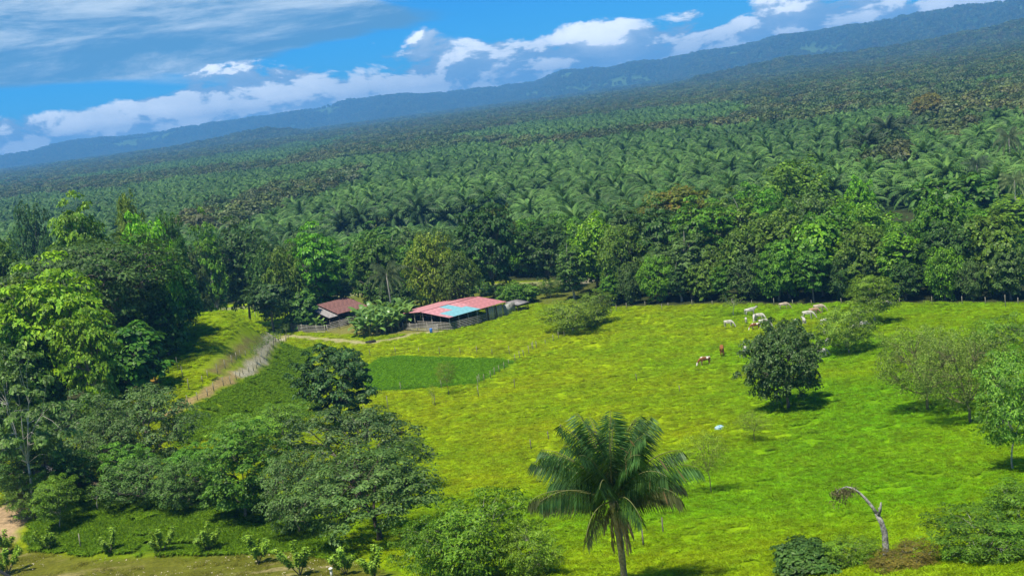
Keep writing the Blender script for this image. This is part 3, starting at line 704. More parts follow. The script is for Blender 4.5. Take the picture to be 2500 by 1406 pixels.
# ================================================================== the forest belt beyond the pasture
FB = [('layerB', 578, 545, 135, 285, (0.030, 0.058, 0.022), 'dark layered tree with branching limbs at the far end of the belt'),
      ('layerB', 756, 558, 135, 282, (0.062, 0.160, 0.010), 'bright green layered tree with black trunk behind the farm'),
      ('domeA', 909, 572, 138, 284, (0.048, 0.092, 0.018), 'broad dark dome tree behind the banana plants'),
      ('domeB', 1046, 576, 105, 272, (0.095, 0.120, 0.016), 'yellowish olive dome tree behind the pink roofed shed'),
      ('tallB', 497, 546, 75, 276, (0.070, 0.140, 0.014), 'light green open tree next to the dark layered limbs'),
      ('domeA', 450, 590, 95, 262, (0.042, 0.058, 0.026), 'greyish dark tree between the knoll and the belt'),
      ('domeB', 690, 610, 100, 276, (0.070, 0.105, 0.018), 'olive low tree left of the bright green layered tree'),
      ('domeA', 640, 600, 90, 278, (0.034, 0.070, 0.022), 'dark tree filling between the layered trees at the far end'),
      ('layerB', 1182, 489, 128, 276, (0.028, 0.062, 0.024), 'tall black green tree rising right behind the pink roofed shed'),
      ('orange', 1215, 498, 60, 282, (0.055, 0.075, 0.018), 'slim tree with rusty tint beside the tall black green tree'),
      ('layerB', 1327, 543, 125, 281, (0.034, 0.064, 0.026), 'dark layered tree above the pale road gap'),
      ('domeA', 1441, 528, 125, 273, (0.095, 0.175, 0.010), 'bright yellow green crown standing out of the dark belt'),
      ('layerB', 1526, 500, 115, 282, (0.040, 0.068, 0.028), 'grey green layered tree right of the bright yellow green crown'),
      ('orange', 1640, 455, 165, 287, (0.075, 0.085, 0.018), 'broad tree with rusty orange leaves on the belt top'),
      ('layerA', 1768, 488, 125, 276, (0.048, 0.078, 0.032), 'grey green layered tree beside the rusty orange tree'),
      ('domeA', 1850, 452, 145, 280, (0.050, 0.125, 0.012), 'fine leaved green tree with a wide rounded top'),
      ('tallA', 1856, 516, 95, 268, (0.060, 0.165, 0.012), 'slim bright green tree with two pale trunks showing'),
      ('domeB', 1998, 490, 165, 273, (0.090, 0.165, 0.012), 'yellow green bushy tree above the cattle'),
      ('domeA', 1985, 606, 140, 258, (0.055, 0.150, 0.010), 'fresh green low tree right behind the cattle'),
      ('domeA', 1657, 640, 110, 262, (0.058, 0.130, 0.014), 'green low tree at the forest edge below the rusty orange tree'),
      ('layerB', 1778, 648, 125, 258, (0.048, 0.084, 0.032), 'grey green low layered tree at the forest edge'),
      ('domeB', 1580, 594, 100, 264, (0.046, 0.090, 0.020), 'mid green tree under the grey green layered crown'),
      ('domeB', 1935, 398, 200, 304, (0.060, 0.105, 0.018), 'wide olive green tree rising behind the belt'),
      ('domeA', 2097, 433, 75, 297, (0.085, 0.195, 0.010), 'small vivid green crown standing above the belt'),
      ('broadA', 2335, 425, 180, 287, (0.042, 0.092, 0.018), 'dark green big leaved dome on the belt top'),
      ('domeB', 2297, 503, 130, 272, (0.078, 0.150, 0.014), 'yellow green tree below the dark big leaved dome'),
      ('domeA', 2120, 523, 175, 270, (0.050, 0.105, 0.018), 'mid green wide tree right of the bushy yellow green tree'),
      ('tallB', 2470, 485, 140, 272, (0.085, 0.145, 0.020), 'yellowish green tall tree at the photograph edge of the belt'),
      ('domeA', 2215, 590, 140, 262, (0.044, 0.100, 0.016), 'dark green tree at the forest edge above the open grass'),
      ('domeB', 2330, 590, 130, 256, (0.058, 0.125, 0.014), 'mid green tree at the forest edge beside the pale slanting trunk'),
      ('broadA', 2430, 610, 140, 250, (0.052, 0.110, 0.016), 'leafy tree at the forest edge near the corner post'),
      ('tallB', 2400, 545, 100, 262, (0.060, 0.085, 0.034), 'half bare greyish tree with tangled limbs in the belt'),
      ('domeA', 2530, 570, 140, 252, (0.050, 0.120, 0.014), 'green tree cut by the photograph edge at the belt'),
      ('domeB', 1110, 620, 90, 268, (0.060, 0.090, 0.022), 'olive shrubby tree between the shed and the black green tree'),
      ('tallB', 1390, 600, 80, 266, (0.046, 0.085, 0.022), 'dark slim tree below the bright yellow green crown'),
      ('broadA', 804, 684, 110, 286, (0.058, 0.105, 0.034), 'pale leaved bushy tree behind the rusty roofed shed'),
      ('broadA', 733, 705, 85, 273, (0.040, 0.085, 0.020), 'dark dense shrub beside the road at the farm'),
      ('domeA', 970, 680, 90, 276, (0.040, 0.078, 0.020), 'dark shrub behind the coconut palm at the farm'),
      ('layerA', 655, 692, 130, 274, (0.030, 0.058, 0.024), 'dark low tree with flat branches by the far road'),
      ('domeA', 1250, 690, 80, 268, (0.055, 0.110, 0.020), 'green shrub right behind the shed end'),
      ('tallB', 1500, 640, 80, 262, (0.060, 0.115, 0.020), 'light slim tree at the forest edge left of the pasture post')]
for k, px, pt, w, y, c, lb in FB: T(k, px, pt, w, y, c, lb, group='trees of the forest belt')
# the closed row of smaller trees along the pasture edge and the trees that fill the belt behind it
EDGE = poly_world([(1480, 748), (1600, 745), (1850, 740), (2100, 738), (2300, 737), (2500, 738), (2620, 740)])
seg = np.cumsum([0] + [np.linalg.norm(b - a) for a, b in zip(EDGE[:-1], EDGE[1:])])
kk = ['domeA', 'domeB', 'broadA', 'tallB', 'layerB']
cc = [DK, MD, (0.052, 0.115, 0.014), GG, (0.070, 0.140, 0.012), (0.060, 0.095, 0.018)]
for row, (off, hh_, step, lb) in enumerate([(3.0, 8.5, 5.6, 'leafy small tree in the closed row along the pasture edge'),
                                          (10, 13, 8.0, 'leafy tree in the inner row of the forest belt'),
                                          (22, 15, 9.5, 'leafy tree in the back rows of the forest belt'), (36, 14, 10, 'leafy tree in the back rows of the forest belt')]):
    s_ = rs.rand() * step
    while s_ < seg[-1]:
        x = np.interp(s_, seg, EDGE[:, 0]); y = np.interp(s_, seg, EDGE[:, 1]) + off + rs.normal(0, 1.3)
        h = hh_ * (0.75 + 0.5 * rs.rand())
        plant(kk[rs.randint(len(kk))], x, y, h, h * (0.62 + 0.25 * rs.rand()), cc[rs.randint(len(cc))], lb, group=lb + 's')
        s_ += step * (0.7 + 0.6 * rs.rand())
BACK = poly_world([(440, 760), (560, 752), (700, 735), (900, 712), (1100, 700), (1300, 694), (1480, 690)])
seg = np.cumsum([0] + [np.linalg.norm(b - a) for a, b in zip(BACK[:-1], BACK[1:])])
for row, (off, hh_, step) in enumerate([(7, 10, 7.0), (17, 13, 8.0), (30, 13, 9.0)]):
    s_ = rs.rand() * step; lb = 'leafy tree in the wood behind the farm road'
    while s_ < seg[-1]:
        x = np.interp(s_, seg, BACK[:, 0]); y = np.interp(s_, seg, BACK[:, 1]) + off + rs.normal(0, 1.5)
        h = hh_ * (0.7 + 0.5 * rs.rand())
        if not (row == 0 and 1240 < project([(x, y, 2.0)])[0][0] < 1420):
            plant(kk[rs.randint(len(kk))], x, y, h, h * (0.7 + 0.25 * rs.rand()), cc[rs.randint(4)], lb, group=lb + 's')
        s_ += step * (0.7 + 0.6 * rs.rand())

for a_, b_ in [(925, 748), (948, 742), (975, 740), (1010, 733), (1040, 728), (1075, 722), (1110, 718), (1150, 716), (1185, 722), (1215, 726), (1240, 732), (1262, 736), (1290, 738), (1225, 715), (1300, 722), (1345, 726)]:
    g = gp(a_, b_); h = 2.2 + 2.2 * rs.rand()
    plant(['broadA', 'domeB', 'featherB'][rs.randint(3)], g.x, g.y, h, h * 1.3, [MD, (0.055, 0.115, 0.016), (0.072, 0.135, 0.024)][rs.randint(3)], 'leafy shrub in the scrub between the sheds and the far road', name='shrub', cat='shrub', group='shrubs in the scrub behind the farm')
# ================================================================== palms
def frond(r, L, az, el0, droop, nl, lw, ll, hang=0.5, seg=8, pw=1.5):
    """one feather frond from the origin: (rachis points, leaflet kite arrays)"""
    s = np.linspace(0, 1, seg)
    ang = el0 - droop * s ** pw
    dr = np.cos(ang); dz = np.sin(ang)
    R = np.concatenate([[0], np.cumsum((dr[1:] + dr[:-1]) / 2)]) * L / (seg - 1); Z = np.concatenate([[0], np.cumsum((dz[1:] + dz[:-1]) / 2)]) * L / (seg - 1)
    ca, sa = math.cos(az), math.sin(az)
    side = r.normal(0, 0.06) * L * s ** 2
    P = np.stack([R * ca - side * sa, R * sa + side * ca, Z], 1)
    u = np.repeat(np.linspace(0.16, 1.0, nl), 2); sg = np.tile([1, -1], nl)
    C = np.stack([np.interp(u, s, P[:, k]) for k in range(3)], 1)
    Tg = nrm(np.stack([np.interp(u, s, np.gradient(P[:, k])) for k in range(3)], 1))
    lat = nrm(np.cross(Tg, np.array([0, 0, 1.0]))) * sg[:, None]
    ln = ll * (0.45 + 0.9 * np.sin(np.clip(u, 0, 1) * 2.6 + 0.25)) * (0.85 + 0.3 * r.rand(len(u)))
    d = nrm(lat * (1 - hang * 0.6) + Tg * 0.55 + np.array([0, 0, -1.0]) * (hang + 0.25 * r.rand(len(u)))[:, None])
    N = nrm(np.cross(d, Tg) * sg[:, None]); N[N[:, 2] < 0] *= -1
    return P, (C + d * ln[:, None] * 0.5, N + r.normal(0, 0.12, N.shape), d, ln, lw)
def palm_meshes(name, seed, nf, L, nl, lw, ll, trunk_h, tr, hang=0.5, lo=-0.5, hi=1.35, bark='bark_dark', leaf='palm_leaf', solid=0):
    r = np.random.RandomState(seed)
    lf = MB(); wd = MB()
    wd.tube([(0, 0, -0.3), (r.normal(0, .05), r.normal(0, .05), trunk_h * .5), (0, 0, trunk_h)], [tr * 1.15, tr, tr * 1.1], 7)
    for i in range(nf):
        q = i / (nf - 1); e = hi + (lo - hi) * q ** 0.9 + r.normal(0, 0.08)
        P, kd = frond(r, L * (0.8 + 0.3 * math.sin(q * 2.6)) * (0.92 + .16 * r.rand()), i * 2.39996 + r.normal(0, .12), e, 1.0 + 0.6 * r.rand() - 0.25 * q, nl, lw, ll, hang)
        o = np.array([0, 0, trunk_h]); P = P + o
        if solid:
            sx_ = np.linspace(0, 1, len(P)); tg = nrm(np.gradient(P, axis=0)); la = nrm(np.cross(tg, np.array([0, 0, 1.0]))); wv = solid * np.sin(np.clip(sx_ * 0.9 + .1, 0, 1) * 3.0) ** .7
            for sg in (1, -1): lf.strip(P, P + la * (sg * wv)[:, None] + np.array([0, 0, -1.0]) * (wv * .75)[:, None])
        else: lf.tube(P, np.linspace(0.07, 0.02, len(P)) * L / 5, 3, False)
        lf.kites(kd[0] + o, kd[1], kd[2], kd[3], kd[4], 0.05)
    return wd, lf
def palm_proto(name, seed, **kw):
    wd, lf = palm_meshes(name, seed, **kw)
    return wd.mesh(name + '_trunk', M['bark_dark']), lf.mesh(name + '_crown', M[kw.get('leaf', 'palm_leaf')])
OP = [palm_proto('oil_palm', 31 + k, nf=30, L=6.2, nl=11, lw=0.26, ll=1.0, solid=0.42, trunk_h=[4.8, 5.8, 4.0][k], tr=0.34, lo=-0.35, hi=1.45, hang=0.55) for k in range(3)]
def joined(name, wood, crown, leafmat):
    """the same plant as one mesh, for those too small to show parts"""
    bm = bmesh.new(); bm.from_mesh(wood); n = len(bm.faces); bm.from_mesh(crown)
    bm.faces.ensure_lookup_table()
    for f in bm.faces[n:]: f.material_index = 1
    me = bpy.data.meshes.new(name); bm.to_mesh(me); bm.free()
    me.materials.append(wood.materials[0]); me.materials.append(leafmat)
    return me
# where woodland stands in the plain instead of palms (photograph outlines, tested at canopy height)
WOODS = [[(400, 575), (520, 505), (640, 478), (760, 440), (890, 415), (880, 448), (760, 484), (640, 520), (560, 565)],
         [(640, 420), (900, 372), (1000, 345), (1250, 308), (1450, 288), (1640, 262), (1790, 252), (1850, 270), (1960, 262), (2100, 228), (2300, 212), (2500, 185), (2700, 150), (2700, 0), (2000, 130), (1640, 190), (1250, 250), (1000, 300), (850, 340)],
         [(2220, 240), (2300, 220), (2520, 190), (2520, 285), (2400, 275), (2340, 330), (2270, 325)],
         [(2100, 400), (2160, 355), (2215, 375), (2170, 410)],
         [(-100, 470), (200, 440), (420, 420), (640, 400), (660, 415), (430, 440), (250, 465), (-100, 500)],
         [(-100, 420), (300, 380), (800, 320), (860, 330), (500, 385), (300, 410), (-100, 452)],
         [(1240, 352), (1500, 318), (1750, 300), (1760, 310), (1500, 335), (1250, 372)]]
OPEN_PALM = (0.068, 0.158, 0.030)
def plain_points(y0, y1, spacing):
    P = []
    y = y0
    while y < y1:
        sp = spacing * (1.0 if y < 1500 else 1.3 if y < 2600 else 1.7)
        n = int(1.24 * y / sp)
        x = (np.arange(n) - n / 2 + 0.5 * (int(y / sp) % 2)) * sp
        P.append(np.stack([x + rs.normal(0, sp * .10, n), y + rs.normal(0, sp * .10, n)], 1)); y += sp * 0.87
    return np.vstack(P)
pp = plain_points(322, 3900, 10.4)
pz = hgt(pp[:, 0], pp[:, 1])
P3 = np.column_stack([pp, pz])
px_, py_ = project(P3 + np.array([0, 0, 8.0]))
keep = in_frame(P3 + np.array([0, 0, 8.0]), 150)
# nothing where the forest belt stands
belt = sd_poly(pp[:, 0], pp[:, 1], np.vstack([EDGE + np.array([0, -4]), [(140, 330), (60, 352), (-150, 340), (-120, 300), (-90, 280)]])) < 0
inw = np.zeros(len(pp), bool); clr = np.zeros(len(pp), bool)
jx_ = px_ + 40 * (fbm(pp[:, 0] / 60, pp[:, 1] / 120, 3, 101) - 0.5); jy_ = py_ + 14 * (fbm(pp[:, 0] / 60, pp[:, 1] / 120, 3, 111) - 0.5)
for w_ in WOODS: inw |= sd_poly(jx_, jy_, np.array(w_, float)) < 0
for w_ in CLEAR: clr |= sd_poly(jx_, jy_, np.array(w_, float)) < 0
strips = fbm(pp[:, 0] / 260 + pp[:, 1] / 900, pp[:, 1] / 420, 3, 121)
inw |= (strips > 0.62) & (pp[:, 1] > 750)
keep &= ~belt & ~clr & ~((px_ > 795) & (px_ < 1225) & (pp[:, 1] > 385) & (pp[:, 1] < 440))
pal = keep & ~inw; woo = keep & inw
# the palms nearest in view are things of their own
vis = pal & (P3[:, 1] > 352) & in_frame(P3 + np.array([0, 0, 6.0]), 10)
idx = np.where(vis)[0]; idx = idx[np.argsort(P3[idx, 1])]
solo = idx[:300]
first = {}
lbp = 'oil palm in the nearest rows of the plantation behind the forest belt'
for i in solo:
    k = rs.randint(3); s_ = 0.98 + 0.45 * rs.rand()
    e = link('oil_palm', None, loc=P3[i], rz=rs.rand() * 6.28, sc=s_); e.empty_display_size = 0.2
    link('trunk', OP[k][0], e); c = link('crown', OP[k][1], e)
    c.color = (*np.array(OPEN_PALM) * (0.85 + 0.35 * rs.rand()), 1)
    tag(e, lbp, 'oil palm', 'oil palms of the nearest plantation rows')
# a row of big old palms standing clear above their neighbours
for n_, px in enumerate((822, 868, 908, 955, 1013, 1078, 1135, 1190)):
    g = at(px, 470 - (px - 822) * 0.04, 432); big_ = n_ != 2
    e = link('oil_palm', None, loc=(g.x, g.y, H(g.x, g.y)), rz=n_ * 1.3, sc=(1.45, 1.45, 1.75) if big_ else (1.0, 1.0, 1.5)); e.empty_display_size = 0.2
    link('trunk', OP[n_ % 3][0], e); c = link('crown', OP[n_ % 3][1], e)
    c.color = (0.040, 0.092, 0.026, 1) if big_ else (0.10, 0.14, 0.02, 1)
    tag(e, ['tall dark oil palm first in the row of old palms above the banana plants', 'tall dark oil palm second in the row of old palms', 'yellowing slim palm between the tall dark old palms',
            'tall dark oil palm right of the yellowing slim palm', 'tall dark oil palm fifth in the row of old palms', 'tall dark oil palm sixth in the row of old palms',
            'tall dark oil palm seventh in the row of old palms', 'tall dark oil palm last in the row of old palms'][n_], 'oil palm', 'row of tall old palms')
for n_, (px, py, lb) in enumerate([(2115, 335, 'leaning old oil palm with hanging fronds at the plantation corner'), (2165, 300, 'old oil palm behind the leaning palm at the plantation corner'), (2205, 280, 'old oil palm with long drooping fronds beside the rusty trees')]):
    g = at(px, py, 470 + 45 * n_)
    e = link('oil_palm', None, loc=(g.x, g.y, H(g.x, g.y)), rz=n_ * 2.3, sc=(1.7, 1.7, 1.9)); e.empty_display_size = 0.2
    link('trunk', OP[n_ % 3][0], e); c = link('crown', OP[n_ % 3][1], e); c.color = (0.050, 0.082, 0.030, 1)
    tag(e, lb, 'oil palm', 'old palms at the plantation corner')
OPJ = [link('oil_palm', joined('oil_palm', OP[k][0], OP[k][1], M['palm_far']), loc=P3[idx[300 + k]], rz=k) for k in range(3)]
for o in OPJ:
    tag(o, 'oil palm in the plantation rows just behind the nearest ones', 'oil palm', 'oil palms just behind the nearest rows')
rest = np.setdiff1d(np.where(pal)[0], np.concatenate([solo, idx[300:303]]))
n = len(rest)
scatter('oil_palm_plantation', P3[rest], rs.rand(n) * 6.28, (0.98 + 0.45 * rs.rand(n)) * np.where(P3[rest, 1] > 2600, 1.15, 1.0), rs.randint(0, 3, n), OPJ, 'dense plantation of oil palms spreading across the plain', 'oil palms')

# ================================================================== far woods
def far_tree(name, seed, k):
    wood, crown, _, _ = make_tree(name, seed, 12, 12, 0.2, 34, 2.4, 34, 1.3, 0.8, 0.45, 0.45, 4, leaf='far_leaf%d' % k)
    me = joined(name, wood, crown, M['far_leaf%d' % k]); me.name = name
    return me
FT = [far_tree('far_tree', 41 + k, k) for k in range(4)]
wi = np.where(woo)[0]; wi = wi[np.argsort(P3[wi, 1])]
W1 = [i for i in wi if in_frame(P3[i:i + 1] + np.array([0, 0, 6.0]), 5)[0]][:220]
for i in W1:
    k = rs.randint(4)
    o = link('woodland_tree', FT[k], loc=P3[i], rz=rs.rand() * 6.28, sc=0.75 + 0.5 * rs.rand())
    tag(o, 'dull green tree in the tree belts crossing the palm plantation', 'tree', 'trees of the belts between the palm blocks')
FTO = []
for k in range(4):
    i = wi[len(W1) + 3 + k]
    o = link('woodland_tree', FT[k], loc=P3[i], rz=1.0 * k)
    tag(o, 'dull green tree at the near rim of the distant woods', 'tree', 'trees at the near rim of the distant woods'); FTO.append(o)
rest = np.setdiff1d(wi, np.array(W1 + list(wi[len(W1) + 3:len(W1) + 7])))
n = len(rest)
scatter('distant_woods', P3[rest], rs.rand(n) * 6.28, (0.7 + 0.55 * rs.rand(n)) * np.where(P3[rest, 1] > 2600, 1.15, 1.0), rs.choice(4, n, p=[.35, .3, .2, .15]), FTO, 'distant woodland in bands across the plain', 'woodland')
# forest that covers the hills
def hill_points(n):
    y = np.sqrt(np.where(rs.rand(n) < .45, rs.rand(n) * (5200 ** 2 - 3150 ** 2) + 3150 ** 2, rs.rand(n) * (11400 ** 2 - 5200 ** 2) + 5200 ** 2)); t_ = (rs.rand(n) - 0.5) * 1.1
    return np.stack([t_ * y, y], 1)
hp_ = hill_points(130000); hz_ = hgt(hp_[:, 0], hp_[:, 1])
hP = np.column_stack([hp_, hz_])
hpx, hpy = project(hP + np.array([0, 0, 10.0]))
ok = (hpx > -120) & (hpx < 2620) & (hpy > -150)
pasture_ = (field_mask(hp_[:, 0], hp_[:, 1]) > 0.35) & (rs.rand(len(hp_)) < 0.85)
hP = hP[ok & ~pasture_]; n = len(hP)
scatter('hill_forest', hP, rs.rand(n) * 6.28, (1.3 + 1.2 * rs.rand(n) ** 2) * np.where(hP[:, 1] < 5200, .72, 1.0), rs.choice(4, n, p=[.3, .4, .2, .1]), FTO, 'dark forest covering the hazy blue hills', 'forest')
# single rusty trees beside the palms
for n_, (px, pt, w_, y_, lb) in enumerate([(2265, 228, 90, 640, 'rusty brown tree at the far corner of the palm block'), (2310, 245, 70, 660, 'brown green tree beside the rusty brown tree'), (2145, 352, 95, 500, 'low rusty scrub tree under the leaning old palms')]):
    T('orange', px, pt, w_, y_, (0.080, 0.070, 0.022), lb)

# ================================================================== the big palm in front
def hero_palm():
    base = gp(1528, 1446); y0 = base.y
    crown = at(1498, 1222, y0); cb_ = np.array(crown - base)
    e = link('feather_palm', None, loc=base); e.empty_display_size = 0.3
    tag(e, 'big dark green feather palm with brown dead fronds hanging round its trunk', 'palm')
    w = MB(); s = np.linspace(0, 1, 14)
    w.tube(np.outer(s, cb_) + np.array([0, 0, -0.0]) + np.stack([0.05 * np.sin(s * 3), 0 * s, -0.5 * (1 - s) ** 3], 1), 0.16 + 0.12 * s ** 3 + 0.02 * (np.arange(14) % 2), 10)
    link('trunk', w.mesh('feather_palm_trunk', M['palm_trunk']), e)
    r = np.random.RandomState(5)
    o = Vector(cb_)
    for i in range(36):
        q = i / 35
        el_ = 1.50 - 1.22 * q + r.normal(0, 0.06); L = 4.15 + 0.75 * math.sin(q * 3.1)
        P, kd = frond(r, L * (0.90 + .2 * r.rand()), i * 2.39996 + 0.5, el_, 0.50 + 0.75 * q + r.normal(0, .12), 62, 0.070, 1.05, 0.55 + 0.50 * q, 14, 2.6)
        b = MB(); b.kites(kd[0], kd[1], kd[2], kd[3], kd[4], 0.04); st = MB(); st.tube(P, np.linspace(0.055, 0.012, len(P)), 4, False)
        f = link('frond', b.mesh('palm_frond', M['palm_hero']), e, loc=o + Vector((0, 0, 0.25 * (1 - q)))); f.color = (*np.array((0.055, 0.135, 0.030)) * (0.8 + .5 * r.rand()), 1)
        k_ = link('stalk', st.mesh('frond_stalk', M['stalk']), f)
        if q > 0.80: f.color = (0.085, 0.105, 0.035, 1)
    for i in range(10):
        el_ = -0.75 - 0.5 * r.rand()
        P, kd = frond(r, 1.5 + 1.1 * r.rand(), i * 2.2 + 0.4, el_, 0.55, 26, 0.06, 0.55, 1.3, 9)
        b = MB(); b.tube(P, np.linspace(0.05, 0.012, len(P)), 4, False); b.kites(kd[0], kd[1], kd[2], kd[3], kd[4], 0.04)
        f = link('dead_frond', b.mesh('palm_dead_frond', M['dead_frond']), e, loc=o + Vector((0, 0, -0.1)))
        f['label'] = 'brown dead frond hanging down'
M['palm_hero'] = mat_leaf('palm_leaf_big', clump=0.8, trans=0.25, rough=0.45, spec=0.25, dead=0.04)
M['stalk'] = mat_plain('frond_stalk', (0.16, 0.17, 0.06), var=.2)
M['palm_trunk'] = mat_plain('palm_trunk', (0.26, 0.20, 0.15), var=0.4, scale=7, bump=0.5)
hero_palm()

# coconut palms
CP = palm_meshes('coconut_palm', 77, 20, 4.6, 20, 0.16, 0.95, 9.0, 0.17, hang=0.9, lo=-0.75, hi=1.3)
CPm = (CP[0].mesh('coconut_palm_trunk', M['bark_pale']), CP[1].mesh('coconut_palm_crown', M['palm_leaf']))
for px, pyc, y_, s_, c, lb in [(943, 665, 267, 1.0, (0.080, 0.120, 0.045), 'coconut palm with drooping fronds behind the banana plants'),
                               (2463, 335, 372, 1.0, (0.060, 0.090, 0.040), 'tall coconut palm with bare pale trunk above the palm field'),
                               (2476, 440, 300, 1.0, (0.075, 0.115, 0.045), 'coconut palm with drooping fronds on the belt top at the edge'),
                               (2385, 400, 345, 0.95, (0.050, 0.085, 0.040), 'dark coconut palm left of the tall bare trunked one'),
                               (760, 680, 284, 0.9, (0.050, 0.100, 0.035), 'dark palm in the shade of the wood behind the old shed')]:
    g = at(px, pyc, y_); h_ = g.z - H(g.x, y_)
    e = link('coconut_palm', None, loc=(g.x, y_, H(g.x, y_)), rz=px, sc=(s_, s_, max(0.35, h_ / 9.0))); e.empty_display_size = 0.2
    link('trunk', CPm[0], e); o = link('crown', CPm[1], e); o.color = (*[q * 1.3 for q in c], 1)
    tag(e, lb, 'palm', 'coconut palms')

# ================================================================== dead bent tree
def dead_tree():
    g = gp(2164, 1372); y0 = g.y
    e = link('dead_tree', None, loc=g); tag(e, 'dead grey tree bent over to one side with hanging moss', 'dead tree')
    def pts(L): return np.array([tuple(at(a, b, y0 + d) - g) for a, b, d in L])
    w = MB(); w.tube(pts([(2166, 1385, 0), (2163, 1345, 0), (2160, 1300, 0.1), (2152, 1275, .1), (2140, 1252, .2)]), [0.22, 0.19, 0.16, 0.14, 0.12], 8)
    link('trunk', w.mesh('dead_trunk', M['deadwood']), e)
    w = MB(); w.tube(pts([(2143, 1257, .15), (2128, 1235, .3), (2112, 1216, .5), (2096, 1201, .6), (2082, 1192, .6), (2066, 1188, .7), (2050, 1194, .8), (2040, 1205, .8)]), [0.10, .085, .08, .07, .06, .045, .03, .015], 6)
    br = link('branch', w.mesh('dead_branch', M['deadwood']), e); br['label'] = 'long bent limb arching over'
    w = MB(); w.tube(pts([(2144, 1262, .15), (2149, 1245, 0), (2151, 1226, -.1)]), [0.085, 0.07, 0.04], 6); w.tube(pts([(2149, 1247, 0), (2144, 1238, .1)]), [0.05, 0.02], 5)
    link('branch', w.mesh('dead_stub', M['deadwood']), e)
    w = MB(); r = np.random.RandomState(3)
    for _ in range(26):
        a = r.rand(); s = pts([(2036 + 55 * a, 1206 - 16 * a, .8 - .2 * a)])[0]
        w.tube(np.array([s, s + r.normal(0, .15, 3) + (0, 0, 0.05), s + r.normal(0, .3, 3) - (0, 0, .3)]), [0.012, 0.01, 0.006], 3, False)
    n = 420; a = r.beta(1, 2, n); s = pts([(2036, 1204, .8), (2095, 1192, .6)])
    P = s[0] + (s[1] - s[0]) * a[:, None] + np.stack([r.normal(0, .16, n), r.normal(0, .16, n), -np.abs(r.normal(0, .40, n)) * (1 - a * .7) + .08], 1)
    w.kites(P, r.normal(0, 1, (n, 3)), np.tile([0, 0, -1.0], (n, 1)) + r.normal(0, .3, (n, 3)), 0.20, 0.05)
    ms = link('moss', w.mesh('hanging_moss', M['moss']), e); ms['label'] = 'brown moss hanging from the limb end'
M['deadwood'] = mat_plain('deadwood', (0.30, 0.27, 0.23), var=0.7, scale=6, bump=0.6, c2=(0.46, 0.44, 0.40))
M['moss'] = mat_plain('moss', (0.13, 0.12, 0.05), var=0.4, scale=5)
dead_tree()

# ================================================================== the farm
M['pink'] = mat_plain('roof_pink', (0.45, 0.205, 0.215), var=0.28, scale=0.9, rough=0.55, spec=0.3)
M['rose'] = mat_plain('roof_rose', (0.38, 0.150, 0.155), var=0.25, scale=0.9, rough=0.55, spec=0.3)
M['turq'] = mat_plain('roof_turquoise', (0.15, 0.35, 0.39), var=0.15, scale=0.9, rough=0.5, spec=0.3)
M['rust'] = mat_plain('roof_rust', (0.165, 0.082, 0.072), var=0.35, scale=1.2, rough=0.85)
M['greyroof'] = mat_plain('roof_grey', (0.26, 0.24, 0.23), var=0.3, scale=1.5, rough=0.8)
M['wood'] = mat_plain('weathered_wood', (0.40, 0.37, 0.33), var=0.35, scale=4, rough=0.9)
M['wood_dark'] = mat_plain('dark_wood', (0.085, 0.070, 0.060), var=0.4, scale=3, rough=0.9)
M['post'] = mat_plain('fence_post', (0.27, 0.25, 0.18), var=0.35, scale=4)
M['mould'] = mat_plain('mouldy_wall', (0.26, 0.27, 0.20), var=0.45, scale=1.4, c2=(0.46, 0.46, 0.40))
M['blue'] = mat_plain('blue_plastic', (0.03, 0.16, 0.50), var=0.1, rough=0.4, spec=0.5)
M['bag'] = mat_plain('pale_blue_bag', (0.18, 0.45, 0.58), var=0.3, scale=5, rough=0.6, c2=(0.5, 0.62, 0.66))
M['black'] = mat_plain('black_rubber', (0.025, 0.024, 0.022), rough=0.7)
M['concrete'] = mat_plain('concrete', (0.36, 0.33, 0.27), var=0.2, scale=4)
M['cable'] = mat_plain('cable', (0.015, 0.015, 0.015), rough=0.6)
M['brick'] = mat_plain('house_wall', (0.20, 0.09, 0.06), var=0.3, scale=2)
M['white'] = mat_plain('white_paint', (0.75, 0.75, 0.73), var=0.08, scale=2, rough=0.6)
def corr(L, W_, mat, name, ribs=6, amp=0.03):
    """corrugated sheet, length L along x (ribs run along x), width W_ along y, in its own plane"""
    n = ribs * 4 + 1; v = np.linspace(0, W_, n); z = amp * np.sin(np.arange(n) * math.pi / 2)
    b = MB(); b.strip(np.stack([0 * v, v, z], 1), np.stack([0 * v + L, v, z], 1)); b.strip(np.stack([0 * v + L, v, z - .015], 1), np.stack([0 * v, v, z - .015], 1))
    return b.mesh(name, mat)
